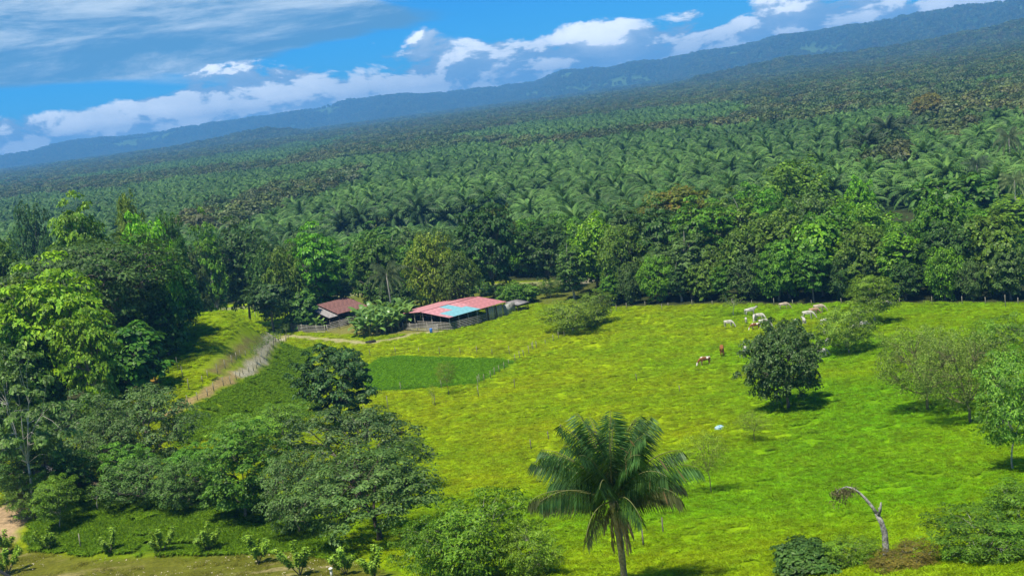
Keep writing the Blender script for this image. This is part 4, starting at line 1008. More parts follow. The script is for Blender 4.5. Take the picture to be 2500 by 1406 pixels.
def shed():
    g = gp(1101, 807)
    u = Vector((0.74, 0.67, 0)).normalized(); rz = math.atan2(u.y, u.x)
    LU, LV, EH, RH = 15.0, 17.0, 2.85, 0.75
    e = link('cattle_shed', None, loc=g, rz=rz); tag(e, 'open cattle shed with pink and turquoise metal roof and rail sides', 'shed')
    zg = lambda x, y: H(*(lambda p: (p.x, p.y))(g + Matrix.Rotation(rz, 3, 'Z') @ Vector((x, y, 0)))) - g.z
    ns = 13; sw = (LU + 1.0) / ns
    pitch = math.atan2(RH, LV / 2); half = (LV / 2 + 0.6) / math.cos(pitch)
    meshes = {}
    for side in (0, 1):
        for i in range(ns):
            for j in range(2):
                L0 = half * 0.5 + (0.12 if j == 0 else 0.0)
                if side == 0: c = ('turq' if 0 < i < 7 else ('pink' if i == 0 else 'rose')) if j == 0 else ('turq' if 4 <= i < 6 else ('rose' if i >= 8 else 'pink'))
                else: c = 'rose' if i >= 10 else 'pink'
                key = (c, j)
                if key not in meshes: meshes[key] = corr(L0, sw + 0.03, M[c], 'roof_sheet')
                o = link('roof_sheet', meshes[key], e)
                # sheet local x runs up the slope
                off = half * 0.5 * j; dz = 0.012 * j + 0.006 * (i % 2)
                x0 = -0.5 + i * sw
                if side == 0:
                    o.matrix_local = Matrix.Translation((x0 + sw, -0.6 + off * math.cos(pitch), EH - 0.6 * math.tan(pitch) + off * math.sin(pitch) + dz)) @ Matrix.Rotation(math.pi / 2, 4, 'Z') @ Matrix.Rotation(-pitch, 4, 'Y')
                else:
                    o.matrix_local = Matrix.Translation((x0, LV + 0.6 - off * math.cos(pitch), EH - 0.6 * math.tan(pitch) + off * math.sin(pitch) + dz)) @ Matrix.Rotation(-math.pi / 2, 4, 'Z') @ Matrix.Rotation(-pitch, 4, 'Y')
                if c == 'turq': o['label'] = 'turquoise roof sheet'
    b = MB(); b.box((LU / 2, LV / 2, EH + RH + 0.07), (LU + 1.0, 0.35, 0.03)); link('ridge_cap', b.mesh('ridge_cap', M['rose']), e)
    def post(x, y, h, r=0.075, mat='wood'):
        z0 = zg(x, y) - 0.3; b = MB(); b.tube([(x, y, z0), (x, y, h)], r, 6); link('post', b.mesh('shed_post', M[mat]), e)
    for i in range(7):
        x = LU * i / 6
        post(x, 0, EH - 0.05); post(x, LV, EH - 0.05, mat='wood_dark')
        if i in (0, 6): continue
    for k in range(1, 6):
        y = LV * k / 6; hh = EH + RH * (1 - abs(y - LV / 2) / (LV / 2)) - .05
        post(0, y, hh); post(LU, y, hh)
        if k in (2, 4): [post(x, y, hh, mat='wood_dark') for x in (LU * .33, LU * .66)]
    def rail(p, q, t=0.12, name='rail', mat='wood'):
        p, q = Vector(p), Vector(q); d = q - p; b = MB()
        b.box((0, 0, 0), (d.length, 0.05, t)); o = link(name, b.mesh('rail', M[mat]), e)
        o.matrix_local = Matrix.Translation((p + q) / 2) @ d.to_track_quat('X', 'Z').to_matrix().to_4x4()
    for k in range(5):
        z = 0.30 + 0.32 * k
        rail((0, -0.10, zg(0, 0) + z), (LU * 0.66, -0.10, zg(LU * .66, 0) + z))
        rail((-0.10, 0, zg(0, 0) + z), (-0.10, LV * 0.62, zg(0, LV * .62) + z))
    for y in (0, LV): rail((-.3, y, EH - 0.08), (LU + .3, y, EH - 0.08), 0.14, 'beam', 'wood_dark')
    for x in (0, LU): rail((x, 0, EH - 0.02), (x, LV, EH - 0.02), 0.14, 'beam', 'wood_dark')
    for k in range(6):       # boarded end of the long side
        b = MB(); x = LU * (0.68 + 0.053 * k); z0 = zg(x, 0) - .1
        b.box((x, -0.02, (z0 + EH - .35) / 2), (LU * 0.049, 0.04, EH - .35 - z0)); link('wall_board', b.mesh('wall_board', M['wood' if k % 3 else 'wood_dark']), e)
    for k in range(10):      # back wall, interior shade put into its dark board colour
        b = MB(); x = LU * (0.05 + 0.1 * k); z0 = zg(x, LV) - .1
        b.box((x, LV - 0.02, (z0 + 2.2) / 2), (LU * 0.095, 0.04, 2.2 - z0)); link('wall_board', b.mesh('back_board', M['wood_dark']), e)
    # lean-to with mouldy wall at the far end
    b = MB(); z0 = zg(LU + 1.8, 0.4)
    b.box((LU + 2.0, 0.6, z0 + 1.1), (3.4, 0.15, 2.5)); w_ = link('end_wall', b.mesh('end_wall', M['mould']), e); w_['label'] = 'mouldy grey end wall'
    b = MB(); b.box((LU + 5.4, 1.6, zg(LU + 5, 1) + 1.9), (3.6, 4.0, 0.06), 0, 0.10); link('end_roof', b.mesh('end_roof', M['greyroof']), e)
    for x, y in ((LU + 3.9, 0), (LU + 7, 0), (LU + 3.9, 3.4), (LU + 7, 3.4)): post(x, y, zg(x, y) + 1.9, 0.07, 'wood_dark')
    for k in range(3): rail((LU + 3.7, -.05, zg(LU + 4, 0) + .4 + .45 * k), (LU + 7, -.05, zg(LU + 7, 0) + .4 + .45 * k), 0.12, 'rail', 'wood_dark')
    return g, rz
shed()
def small_shed():
    g = gp(808, 804); u = Vector((0.72, 0.69, 0)).normalized(); rz = math.atan2(u.y, u.x)
    e = link('old_shed', None, loc=g, rz=rz); tag(e, 'low old shed with rusty brown roof behind the banana plants', 'shed')
    LU, LV = 11.0, 7.5; ns = 9; sw = LU / ns; me = {}
    for i in range(ns):
        for j in range(2):
            c = 'greyroof' if i < 2 else 'rust'
            if (c, j) not in me: me[(c, j)] = corr(LV / 2 + .15, sw + .03, M[c], 'roof_sheet')
            o = link('roof_sheet', me[(c, j)], e)
            p = 0.25; off = LV / 2 * j
            o.matrix_local = Matrix.Translation((i * sw + sw, off * math.cos(p), 2.9 + off * math.sin(p) + .012 * j + .006 * (i % 2) - (0.35 if i < 2 else 0))) @ Matrix.Rotation(math.pi / 2, 4, 'Z') @ Matrix.Rotation(-p, 4, 'Y')
    for x in np.linspace(0.2, LU - .2, 5):
        for y in (0.25, LV - .25):
            b = MB(); b.tube([(x, y, -0.6), (x, y, (2.84 + y * .24) if x > 2.2 else 2.46 + y * .24)], 0.07, 6); link('post', b.mesh('old_shed_post', M['wood_dark']), e)
    for k in range(4):
        b = MB(); b.box((LU / 2, 0.12, .25 + .38 * k), (LU, .05, .12)); link('rail', b.mesh('old_rail', M['wood']), e)
    for k in range(8):
        b = MB(); b.box((LU * (k + .5) / 8, LV - .3, .8), (LU / 8 - .03, .04, 2.0)); link('wall_board', b.mesh('old_board', M['wood_dark']), e)
small_shed()
def corral(pix, label, nr=5, hgt_=1.6):
    P = [gp(*p) for p in pix]
    e = link('corral_fence', None, loc=P[0]); tag(e, label, 'fence', 'wooden corral fences at the farm')
    for a, b_ in zip(P[:-1], P[1:]):
        n = max(1, int((b_ - a).length / 2.2))
        for i in range(n + 1):
            q = a.lerp(b_, i / n); b = MB(); b.tube([(0, 0, -.3), (0, 0, hgt_ + .15)], 0.075, 6)
            link('post', b.mesh('corral_post', M['wood']), e, loc=q - P[0])
        d = b_ - a
        for k in range(nr):
            b = MB(); b.box((0, 0, 0), (d.length, 0.05, 0.11)); o = link('rail', b.mesh('corral_rail', M['wood']), e)
            o.matrix_local = Matrix.Translation((a + b_) / 2 - P[0] + Vector((0.02, -0.1, 0.25 + k * (hgt_ - .3) / (nr - 1)))) @ d.to_track_quat('X', 'Z').to_matrix().to_4x4()
corral([(712, 808), (752, 812), (795, 813)], 'grey plank corral fence along the farm track at its bend')
corral([(712, 808), (722, 790), (745, 778)], 'grey plank corral side running back from the track bend')
corral([(800, 812), (830, 803), (852, 795)], 'grey plank corral fence in front of the old shed')
corral([(985, 806), (1020, 808), (1070, 810)], 'low plank fence before the open end of the cattle shed', 5, 1.5)

def lathe(prof, n=14):
    a = np.linspace(0, 6.283185, n, endpoint=False); V = np.array([(r_ * math.cos(q), r_ * math.sin(q), z) for r_, z in prof for q in a]); m_ = len(prof)
    F = [(i * n + j, i * n + (j + 1) % n, (i + 1) * n + (j + 1) % n, (i + 1) * n + j) for i in range(m_ - 1) for j in range(n)]
    b = MB(); b.add(V, F); return b
g = gp(1053, 812)
o = link('barrel', lathe([(0.01, 0), (.29, 0), (.30, .03), (.30, .28), (.32, .30), (.30, .32), (.30, .58), (.32, .60), (.30, .62), (.29, .88), (.25, .9), (.01, .9)]).mesh('barrel', M['blue'], True), loc=g)
tag(o, 'blue plastic barrel in front of the cattle shed rails', 'barrel')
g = gp(906, 838)
o = link('water_trough', None, loc=g, rz=0.2); tag(o, 'dark low trough lying on the farm track', 'trough')
b = MB(); b.box((0, 0, .22), (2.0, .06, .44)); b.box((0, .8, .22), (2.0, .06, .44)); b.box((-1.0, .4, .22), (.06, .86, .44)); b.box((1.0, .4, .22), (.06, .86, .44)); link('wall', b.mesh('trough_wall', M['black']), o)
b = MB(); b.box((0, .4, .06), (1.94, .74, .04)); link('bottom', b.mesh('trough_bottom', M['concrete']), o)
# crumpled pale blue bag lying in the grass
r = np.random.RandomState(8); bm = bmesh.new(); bmesh.ops.create_icosphere(bm, subdivisions=3, radius=0.5)
for v in bm.verts:
    v.co = Vector((v.co.x * 1.15, v.co.y * 0.7, v.co.z * 0.55)) * (1 + 0.30 * (r.rand() - .5)); v.co.z = max(v.co.z, -0.12)
me = bpy.data.meshes.new('bag'); bm.to_mesh(me); bm.free(); me.materials.append(M['bag'])
g = gp(1757, 1049); tag(link('bag', me, loc=g + Vector((0, 0, .2)), rz=.3), 'pale blue crumpled bag lying in the grass', 'bag')
# boulders by the shed end
bm = bmesh.new(); bmesh.ops.create_icosphere(bm, subdivisions=3, radius=0.5)
for v in bm.verts: v.co *= 1 + 0.28 * (r.rand() - .5)
me = bpy.data.meshes.new('boulder'); bm.to_mesh(me); bm.free(); me.materials.append(mat_plain('pale_stone', (0.52, 0.50, 0.44), var=.2))
for (a, b_, s_, lb) in [(1173, 785, .9, 'pale boulder nearest the rails at the shed end'), (1186, 781, 1.3, 'largest pale boulder at the shed end'), (1196, 777, .9, 'pale boulder farthest along the shed end')]:
    g = gp(a, b_); tag(link('boulder', me, loc=g + Vector((0, 0, .15)), rz=a, sc=(s_, s_ * .8, s_ * .65)), lb, 'boulder', 'boulders at the shed end')
# wayside stall roof by the road behind
g = gp(900, 722); e = link('wayside_stall', None, loc=g, rz=0.2); tag(e, 'tiny open stall with pale roof beside the far road', 'stall')
b = MB(); b.box((0, 0, 2.2), (2.4, 1.8, .08), 0, .08); link('roof', b.mesh('stall_roof', M['white']), e)
for sx in (-1, 1):
    for sy in (-.7, .7): b = MB(); b.tube([(sx, sy, -.2), (sx, sy, 2.2)], .06, 5); link('post', b.mesh('stall_post', M['wood']), e)
g = gp(648, 772); e = link('wayside_stall', None, loc=g, rz=-0.1); tag(e, 'small post shelter under the dark flat branched tree', 'shelter')
b = MB(); b.box((0, 0, 2.3), (5.0, 2.4, .08), 0, .06); link('roof', b.mesh('shelter_roof', M['greyroof']), e)
for sx in (-2.2, 0, 2.2):
    for sy in (-1, 1): b = MB(); b.tube([(sx, sy, -.2), (sx, sy, 2.25)], .07, 5); link('post', b.mesh('shelter_post', M['wood']), e)

# little house half hidden behind the trees by the dirt path
g = gp(92, 1222); e = link('little_house', None, loc=g, rz=0.25); tag(e, 'little brown house with white roof edge half hidden by trees', 'house')
b = MB(); b.box((0, 1.6, 1.1), (3.6, 3.0, 2.6)); link('wall', b.mesh('house_wall', M['brick']), e)
b = MB(); b.box((.6, 0.08, .8), (.8, .06, 1.7)); link('door', b.mesh('house_door', M['wood_dark']), e)
b = MB(); b.box((0, 1.6, 2.52), (4.4, 3.9, .08), 0, .10); link('roof', b.mesh('house_roof', M['greyroof']), e)
b = MB(); b.box((0, -.42, 2.30), (4.4, .06, .16)); link('fascia', b.mesh('house_fascia', M['white']), e)
g = gp(168, 1218); o = link('tarpaulin', None, loc=g, rz=.2); tag(o, 'blue tarpaulin heap between the little house and the small bright tree', 'tarpaulin')
b = MB(); n = 12; uu, vv = np.meshgrid(np.linspace(-.9, .9, n), np.linspace(-.6, .6, n), indexing='ij')
zz = .55 * np.exp(-(uu ** 2 + vv ** 2) * 1.3) + .14 * vnoise(uu * 4 + 9, vv * 4, 3); i_ = (np.arange(n - 1)[:, None] * n + np.arange(n - 1)[None]).ravel()
b.add(np.stack([uu.ravel(), vv.ravel(), zz.ravel()], 1), np.stack([i_, i_ + n, i_ + n + 1, i_ + 1], 1)); link('sheet', b.mesh('tarp', M['blue']), o)
g = gp(200, 1205); n = 30; uu, vv = np.meshgrid(np.linspace(-3, 3, n), np.linspace(-1.6, 2.5, n), indexing='ij')
zz = 2.6 * np.exp(-(uu / 2.0) ** 2 - (vv / 1.3) ** 2) * (0.7 + .6 * fbm(uu * .9 + 5, vv * .9, 3, 7)) - .25
b = MB(); i_ = (np.arange(n - 1)[:, None] * n + np.arange(n - 1)[None]).ravel(); b.add(np.stack([uu.ravel(), vv.ravel(), zz.ravel()], 1), np.stack([i_, i_ + n, i_ + n + 1, i_ + 1], 1))
o = link('earth_mound', b.mesh('earth_mound', mat_plain('earth', (0.26, 0.20, 0.14), var=.35, scale=1.5, bump=.6), True), loc=g); tag(o, 'bare brown earth mound behind the blue tarpaulin', 'mound')

# ================================================================== banana plants
def banana_leaf(seed):
    r = np.random.RandomState(seed); s = np.linspace(0, 1, 8); L = 2.1
    ang = 1.42 - 1.75 * s ** 2.0; x = np.concatenate([[0], np.cumsum(np.cos(ang[1:]))]) * L / 7; z = np.concatenate([[0], np.cumsum(np.sin(ang[1:]))]) * L / 7
    w = 0.30 * np.sin(np.clip((s - .12) / .88, 0, 1) * 3.14) ** 0.6 + .02; fold = -.25 * w
    b = MB(); C = np.stack([x, 0 * x, z], 1)
    for sg in (1, -1): b.strip(C, C + np.stack([0 * x, sg * w, fold + .03 * r.normal(0, 1, 8) * (w > .1)], 1))
    return b.mesh('banana_leaf', M['banana'])
M['banana'] = mat_leaf('banana_leaf', base=(0.105, 0.220, 0.040), clump=0.9, trans=0.3, rough=0.35, spec=0.5)
BL = [banana_leaf(k) for k in range(3)]
b = MB(); b.tube([(0, 0, -.2), (.03, 0, .9), (0, 0, 1.9)], [.14, .12, .07], 7); BS = b.mesh('banana_stem', mat_plain('banana_stem', (0.22, 0.21, 0.10), var=.3))
BP = [(930, 812), (872, 821), (888, 823), (905, 822), (922, 820), (940, 816), (958, 812), (975, 807), (950, 810), (885, 813), (903, 812), (925, 808), (945, 803), (965, 797), (880, 808), (890, 806), (895, 806), (915, 804), (935, 801), (955, 797), (970, 802), (990, 797), (1000, 792), (985, 790), (1000, 800), (995, 785),
      (760, 803), (775, 808), (748, 806), (788, 806), (985, 776), (1000, 772), (962, 783), (935, 790), (912, 798), (905, 800), (890, 800), (950, 775), (975, 768), (1030, 752), (1050, 747), (1085, 738), (1010, 757), (1150, 735), (1175, 733), (1130, 736)]
for n_, (a, b_) in enumerate(BP):
    g = gp(a, b_); e = link('banana_plant', None, loc=g, rz=rs.rand() * 6, sc=(1.45 + .5 * rs.rand()) * (0.62 if 26 <= n_ < 30 else 1.0)); e.empty_display_size = .2
    front = not (17 + 9 <= n_ < 22 + 9) and n_ < 30 + 9
    if 17 + 9 <= n_ < 21 + 9: tag(e, 'banana plant growing against the corral planks at the track bend', 'banana plant', 'banana plants at the corral planks')
    elif front: tag(e, 'banana plant in the thick clump between the two sheds', 'banana plant', 'banana plants between the sheds')
    else: tag(e, 'banana plant growing behind the pink roofed shed', 'banana plant', 'banana plants behind the shed')
    link('stem', BS, e)
    for k in range(9): link('leaf', BL[k % 3], e, loc=(0, 0, .55 + .13 * k), rz=k * 2.4 + rs.rand() * .5, sc=.8 + .3 * rs.rand()).rotation_euler[1] = .55 - .075 * k + rs.normal(0, .15)

# ================================================================== cattle
def cow_mesh(kind):
    V, R_, E = [], [], []
    def add(p, r_, par=None):
        V.append(p); R_.append(r_)
        if par is not None: E.append((par, len(V) - 1))
        return len(V) - 1
    hip = add((-.70, 0, 1.16), (.27, .30)); rump = add((-.95, 0, 1.12), (.20, .22), hip); mid = add((-.15, 0, 1.08), (.31, .35), hip); sh = add((.42, 0, 1.15), (.25, .31), mid)
    if kind == 'lie': pass
    hm = add((.46, 0, 1.43), (.11, .13), sh)
    if kind == 'graze': nk = [((.85, 0, .98), .17), ((1.12, 0, .60), .13), ((1.24, 0, .36), .125), ((1.36, 0, .12), .08)]
    else: nk = [((.80, .04, 1.28), .18), ((1.05, .12, 1.45), .14), ((1.20, .22, 1.42), .13), ((1.38, .34, 1.26), .085)]
    q = sh
    for p, r_ in nk: q = add(p, (r_, r_ * 1.05), q)
    head = q - 1
    for sx, par in ((-.78, hip), (.42, sh)):
        for sy in (-1, 1):
            hind = sx < 0
            a = add((sx, sy * .17, .78), (.12, .15) if hind else (.10, .12), par)
            k = add((sx - (.10 if hind else -.02), sy * .18, .44), (.065, .075), a); c = add((sx + (-.02 if hind else 0), sy * .18, .12), (.05, .05), k); add((sx + .04, sy * .18, .02), (.062, .07), c)
    tl = add((-1.10, 0, .92), (.035, .035), rump); add((-1.13, 0, .45), (.03, .03), tl)
    me = bpy.data.meshes.new('cow'); me.from_pydata(V, E, [])
    o = bpy.data.objects.new('cow_tmp', me); col.objects.link(o)
    md = o.modifiers.new('s', 'SKIN'); sv = me.skin_vertices[0].data
    for i, r_ in enumerate(R_): sv[i].radius = r_; sv[i].use_root = (i == 0)
    o.modifiers.new('u', 'SUBSURF').levels = 1
    dg = bpy.context.evaluated_depsgraph_get(); out = bpy.data.meshes.new_from_object(o.evaluated_get(dg))
    bpy.data.objects.remove(o)
    hv = Vector(V[head])
    ears = MB()
    for sy in (-1, 1): ears.kites(np.array([hv + Vector((-.03, sy * .20, .06))]), np.array([[1.0, 0, .3]]), np.array([[0, sy, -.35]]), .24, .12)
    horn = MB()
    for sy in (-1, 1): horn.tube([hv + Vector((-.04, sy * .08, .10)), hv + Vector((-.06, sy * .17, .17)), hv + Vector((-.03, sy * .20, .28))], [.03, .022, .008], 5)
    return out, ears, horn
CM = {k: cow_mesh(k) for k in ('graze', 'stand')}
def cow_mat(name, a, b=None, sc=1.4):
    m, t = new_mat(name); p = t.n('ShaderNodeTexCoord').outputs['Object']
    c = t.mix(t.mapr(t.noise(p, 2.2, 3), .35, .65), tuple(q * .68 for q in a), a)
    if b: c = t.mix(t.mapr(t.noise(p, sc, 2, .4), .47, .53), c, b)
    bs = t.n('ShaderNodeBsdfPrincipled', i_Base_Color=c, i_Roughness=.75); bs.inputs['Specular IOR Level'].default_value = .15
    t.link(bs.outputs[0], t.n('ShaderNodeOutputMaterial').inputs[0]); return m
CMAT = {'white': cow_mat('hide_white', (0.56, 0.52, 0.45)), 'cream': cow_mat('hide_cream', (0.50, 0.40, 0.30)), 'tan': cow_mat('hide_tan', (0.46, 0.29, 0.17)), 'brown': cow_mat('hide_brown', (0.30, 0.12, 0.035)),
        'patch': cow_mat('hide_patched', (0.30, 0.12, 0.04), (0.74, 0.68, 0.6)), 'black': cow_mat('hide_black', (0.03, 0.026, 0.024))}
HORN = mat_plain('horn', (0.22, 0.19, 0.15))
cache = {}
def cow(px, py, hdg, kind, hide, label, s=1.0):
    """hdg: degrees, 0 faces right across the view, 90 away"""
    g = gp(px, py); key = (kind, hide)
    if key not in cache:
        out, ears, horn = CM[kind]; me = out.copy(); me.materials.clear(); me.materials.append(CMAT[hide])
        cache[key] = (me, ears.mesh('cow_ears', CMAT[hide]), horn.mesh('cow_horns', HORN))
    e = link('cow', None, loc=g + Vector((0, 0, .05)), rz=math.radians(hdg), sc=s * .92); e.empty_display_size = .2
    for nm, me in zip(('body', 'ears', 'horns'), cache[key]): link(nm, me, e)
    tag(e, label, 'cow', 'cattle grazing in the pasture')
for c in [(1720, 893, 195, 'graze', 'patch', 'brown and white cow nearest the camera of the herd'),
          (1764, 869, 80, 'graze', 'brown', 'brown cow facing away below the herd', 1.2),
          (1820, 864, 70, 'graze', 'white', 'single white cow left of the lone dark tree', .85),
          (1781, 800, 320, 'graze', 'white', 'white cow grazing farthest left of the herd'),
          (1822, 789, 80, 'graze', 'white', 'small white calf facing away in the white cluster', .72),
          (1834, 772, 5, 'stand', 'white', 'large white cow standing side on at the back of the white cluster', 1.15),
          (1843, 786, 250, 'graze', 'white', 'white cow facing the camera in the white cluster'),
          (1858, 783, 310, 'graze', 'white', 'white cow overlapped by the front cow of the white cluster'),
          (1868, 799, 330, 'graze', 'white', 'white cow at the front of the white cluster', 1.05),
          (1843, 806, 190, 'graze', 'patch', 'brown cow with white face in front of the white cluster', .9),
          (1916, 756, 345, 'graze', 'cream', 'cream cow alone right at the forest edge', 1.0),
          (1975, 779, 330, 'graze', 'white', 'white cow in front of the tan cow near the light green trees', 1.1),
          (1989, 769, 340, 'graze', 'tan', 'tan cow between the white cow and the cream cow', .95),
          (2002, 763, 335, 'graze', 'cream', 'cream cow behind the tan cow near the light green trees', 1.1),
          (1964, 795, 85, 'stand', 'white', 'white cow facing away just above the lone dark tree', .95),
          (1944, 797, 60, 'graze', 'white', 'white cow peeping over the top of the lone dark tree', .9),
          (2016, 796, 20, 'graze', 'white', 'white cow beside the fence line trees above the lone dark tree', .95),
          (2014, 820, 75, 'graze', 'white', 'small white cow at the upper side of the lone dark tree', .85),
          (2094, 808, 170, 'graze', 'white', 'white cow grazing under the fence line trees, the left one of two', .9),
          (2108, 804, 15, 'graze', 'white', 'white cow under the fence line trees, the right one of two', 1.0),
          (2022, 846, 60, 'graze', 'white', 'white cow partly hidden at the side of the lone dark tree', .9),
          (2010, 872, 20, 'graze', 'white', 'white cow half behind the lone dark tree, the lowest there', .9),
          (2165, 752, 10, 'graze', 'white', 'white cow in the shade by the forest edge behind the fence line trees', .9),
          (425, 856, 200, 'graze', 'black', 'black cow at the edge of the knoll wood', 1.0)]:
    cow(*c)

# ================================================================== fences and single posts
b = MB(); b.tube([(0, 0, -.3), (.02, 0, .7), (0, .02, 1.35)], [.06, .055, .05], 6); PM = b.mesh('post', M['post'])
b = MB(); b.tube([(0, 0, -.3), (.03, 0, .7), (.05, .02, 1.3)], [.06, .05, .045], 6); PD = b.mesh('post_dark', M['bark'])
def fence(pix, step, label, group, wires=3, hs=1.0, dark=False):
    P = np.array([tuple(gp(*p)) for p in pix]); L = np.concatenate([[0], np.cumsum(np.linalg.norm(np.diff(P[:, :2], axis=0), axis=1))])
    e = link('post_and_wire_fence', None, loc=P[0]); tag(e, label, 'fence', group)
    s_ = 0.0; tops = []
    while s_ < L[-1]:
        x = np.interp(s_, L, P[:, 0]) + rs.normal(0, .1); y = np.interp(s_, L, P[:, 1]) + rs.normal(0, .1); z = H(x, y)
        o = link('post', PD if dark and rs.rand() < .6 else PM, e, loc=Vector((x, y, z)) - Vector(P[0]), rz=rs.rand() * 6, sc=(1, 1, hs * (.75 + .5 * rs.rand())))
        tops.append((x - P[0][0], y - P[0][1], z - P[0][2])); s_ += step * (.75 + .5 * rs.rand())
    tops = np.array(tops)
    for k in range(wires):
        b = MB(); b.tube(tops + np.array([0, 0, .35 + .35 * k]), .008, 3, False); link('wire', b.mesh('fence_wire', M['wood_dark']), e)
FG_ = 'post and wire fences'
fence([(1172, 938), (1215, 912), (1255, 886), (1310, 852), (1400, 815), (1500, 765), (1545, 752)], 2.6, 'fence running up from the deep green plot to the forest edge', FG_)
fence([(905, 872), (1000, 862), (1100, 866), (1240, 868), (1310, 852)], 4.5, 'fence along the far side of the deep green plot', FG_, dark=True)
fence([(893, 968), (1000, 955), (1090, 948), (1168, 941)], 5.5, 'fence along the near side of the deep green plot', FG_)
fence([(940, 1020), (1010, 1000), (1100, 985), (1200, 960), (1330, 935)], 7.0, 'scattered post fence crossing the pasture below the plot', FG_, wires=1, dark=True)
fence([(432, 1005), (500, 968), (560, 938), (622, 903), (652, 872), (705, 826)], 3.4, 'close set stake fence beside the pale track', FG_, wires=2, hs=.95)
fence([(415, 975), (480, 945), (545, 905), (600, 870)], 4.0, 'fence on the bank side of the dirt track', FG_, wires=2)
fence([(1480, 756), (1600, 752), (1850, 747), (2100, 745), (2300, 745), (2500, 747)], 5.0, 'fence along the forest edge behind the cattle', FG_, wires=2)
for a, b_, h_, lb, dk in [(1617, 762, 1.2, 'pale leaning post near the forest edge at the pasture head', 0), (2455, 750, 1.5, 'pale post in front of the forest at the photograph edge', 0), (435, 902, 1.4, 'upper pale post on the grassy knoll', 0), (447, 925, 1.4, 'lower pale post on the grassy knoll', 0),
                          (1298, 1100, 1.0, 'dark stake left of the palm top, lowest of three', 1), (1341, 1080, 1.0, 'dark stake left of the palm top, middle of three', 1), (1371, 1060, .9, 'dark stake left of the palm top, highest of three', 1), (1620, 1312, 1.1, 'dark stake right of the palm crown', 1), (1571, 1338, 1.0, 'forked dark stake beside the palm trunk', 1),
                          (199, 1342, 1.1, 'pale stake standing in the lane meadow', 0), (948, 1000, 1.5, 'pale stake by the near plot corner', 0), (1168, 945, 1.3, 'bright pale post at the plot corner', 0), (1555, 930, .8, 'small dark stub in mid pasture', 1), (1660, 960, .8, 'tiny post above the bag in mid pasture', 1)]:
    g = gp(a, b_); tag(link('stake', PD if dk else PM, loc=g, rz=a, sc=(1, 1, h_)), lb, 'post', 'single posts in the pasture')
g = gp(810, 1404); e = link('white_marker_post', None, loc=g); tag(e, 'short white marker post on the lane verge', 'post')
b = MB(); b.tube([(0, 0, -.2), (0, 0, .45)], .09, 8); link('shaft', b.mesh('marker_shaft', M['white']), e)
b = MB(); b.tube([(0, 0, .45), (0, 0, .52), (0, 0, .58)], [.15, .16, .06], 8); link('cap', b.mesh('marker_cap', M['white']), e)
# cable crossing the bottom corner
A_, B_ = at(-260, 1215, 24.0), at(190, 1478, 19.0); s_ = np.linspace(0, 1, 16)[:, None]
b = MB(); b.tube(np.array(A_) * (1 - s_) + np.array(B_) * s_ - np.array([0, 0, .25]) * (4 * s_ * (1 - s_)), .028, 6)
tag(link('cable', b.mesh('cable', M['cable'])), 'black overhead cable crossing the bottom corner of the photograph', 'cable')

# ================================================================== young bottle-brush shrubs along the lane
def brush(seed):
    r = np.random.RandomState(seed); b = MB(); lf = MB()
    for i in range(6):
        a = i * 1.05 + r.rand(); t_ = .25 + .45 * r.rand(); L = 1.0 + .7 * r.rand(); d = np.array([math.cos(a) * math.sin(t_), math.sin(a) * math.sin(t_), math.cos(t_)])
        s = np.linspace(0, 1, 6)[:, None]; P = d * L * s + np.array([0, 0, .1]) * s ** 2
        b.tube(P, np.linspace(.025, .008, 6), 4, False)
        n = 130; q = .35 + .65 * r.rand(n); C = d * L * q[:, None]; o = nrm(np.cross(d, r.normal(0, 1, (n, 3))))
        lf.kites(C + o * .10 + np.array([0, 0, .05]), d * .8 + np.array([0, 0, .6]) + r.normal(0, .4, (n, 3)), o + d * .35, .24, .085)
    return b.mesh('shrub_stem', M['bark']), lf.mesh('shrub_leaves', M['leaf'])
BRS = [brush(1), brush(2), brush(3)]
for n_, (a, b_, lb) in enumerate([(122, 1345, 'bright young shrub on the lane verge nearest the pale stake'), (15, 1350, 'bright young shrub at the photograph edge on the lane verge'), (270, 1350, 'bright young shrub right of the pale stake'), (395, 1352, 'bright young shrub in the middle of the lane verge'),
                                  (508, 1350, 'bright young shrub at the foot of the forked stem tree'), (632, 1375, 'bright young shrub under the whitish leaved tree'), (733, 1405, 'bright young shrub left of the white marker post'), (845, 1402, 'bright young shrub right of the white marker post'), (915, 1412, 'bright young shrub against the thick dark trunk'), (20, 1400, 'bright young shrub under the cable')]):
    g = gp(a, min(b_, 1420)); e = link('young_shrub', None, loc=g, rz=n_ * 1.1, sc=1.3 + .3 * rs.rand()); e.empty_display_size = .2
    link('stem', BRS[n_ % 3][0], e); o = link('foliage', BRS[n_ % 3][1], e); o.color = (0.24, 0.42, 0.04, 1); tag(e, lb, 'shrub', 'young shrubs along the lane')
# saplings set along the pale track
for n_, (a, b_) in enumerate([(640, 872), (655, 862), (668, 848), (682, 838), (700, 820), (625, 885), (690, 812), (715, 800)]):
    g = gp(a, b_); plant('sapling', g.x, g.y, 2.6 + rs.rand(), 2.0, (.06, .13, .03), 'young tree in the hedge row beside the pale track', group='hedge row by the pale track')

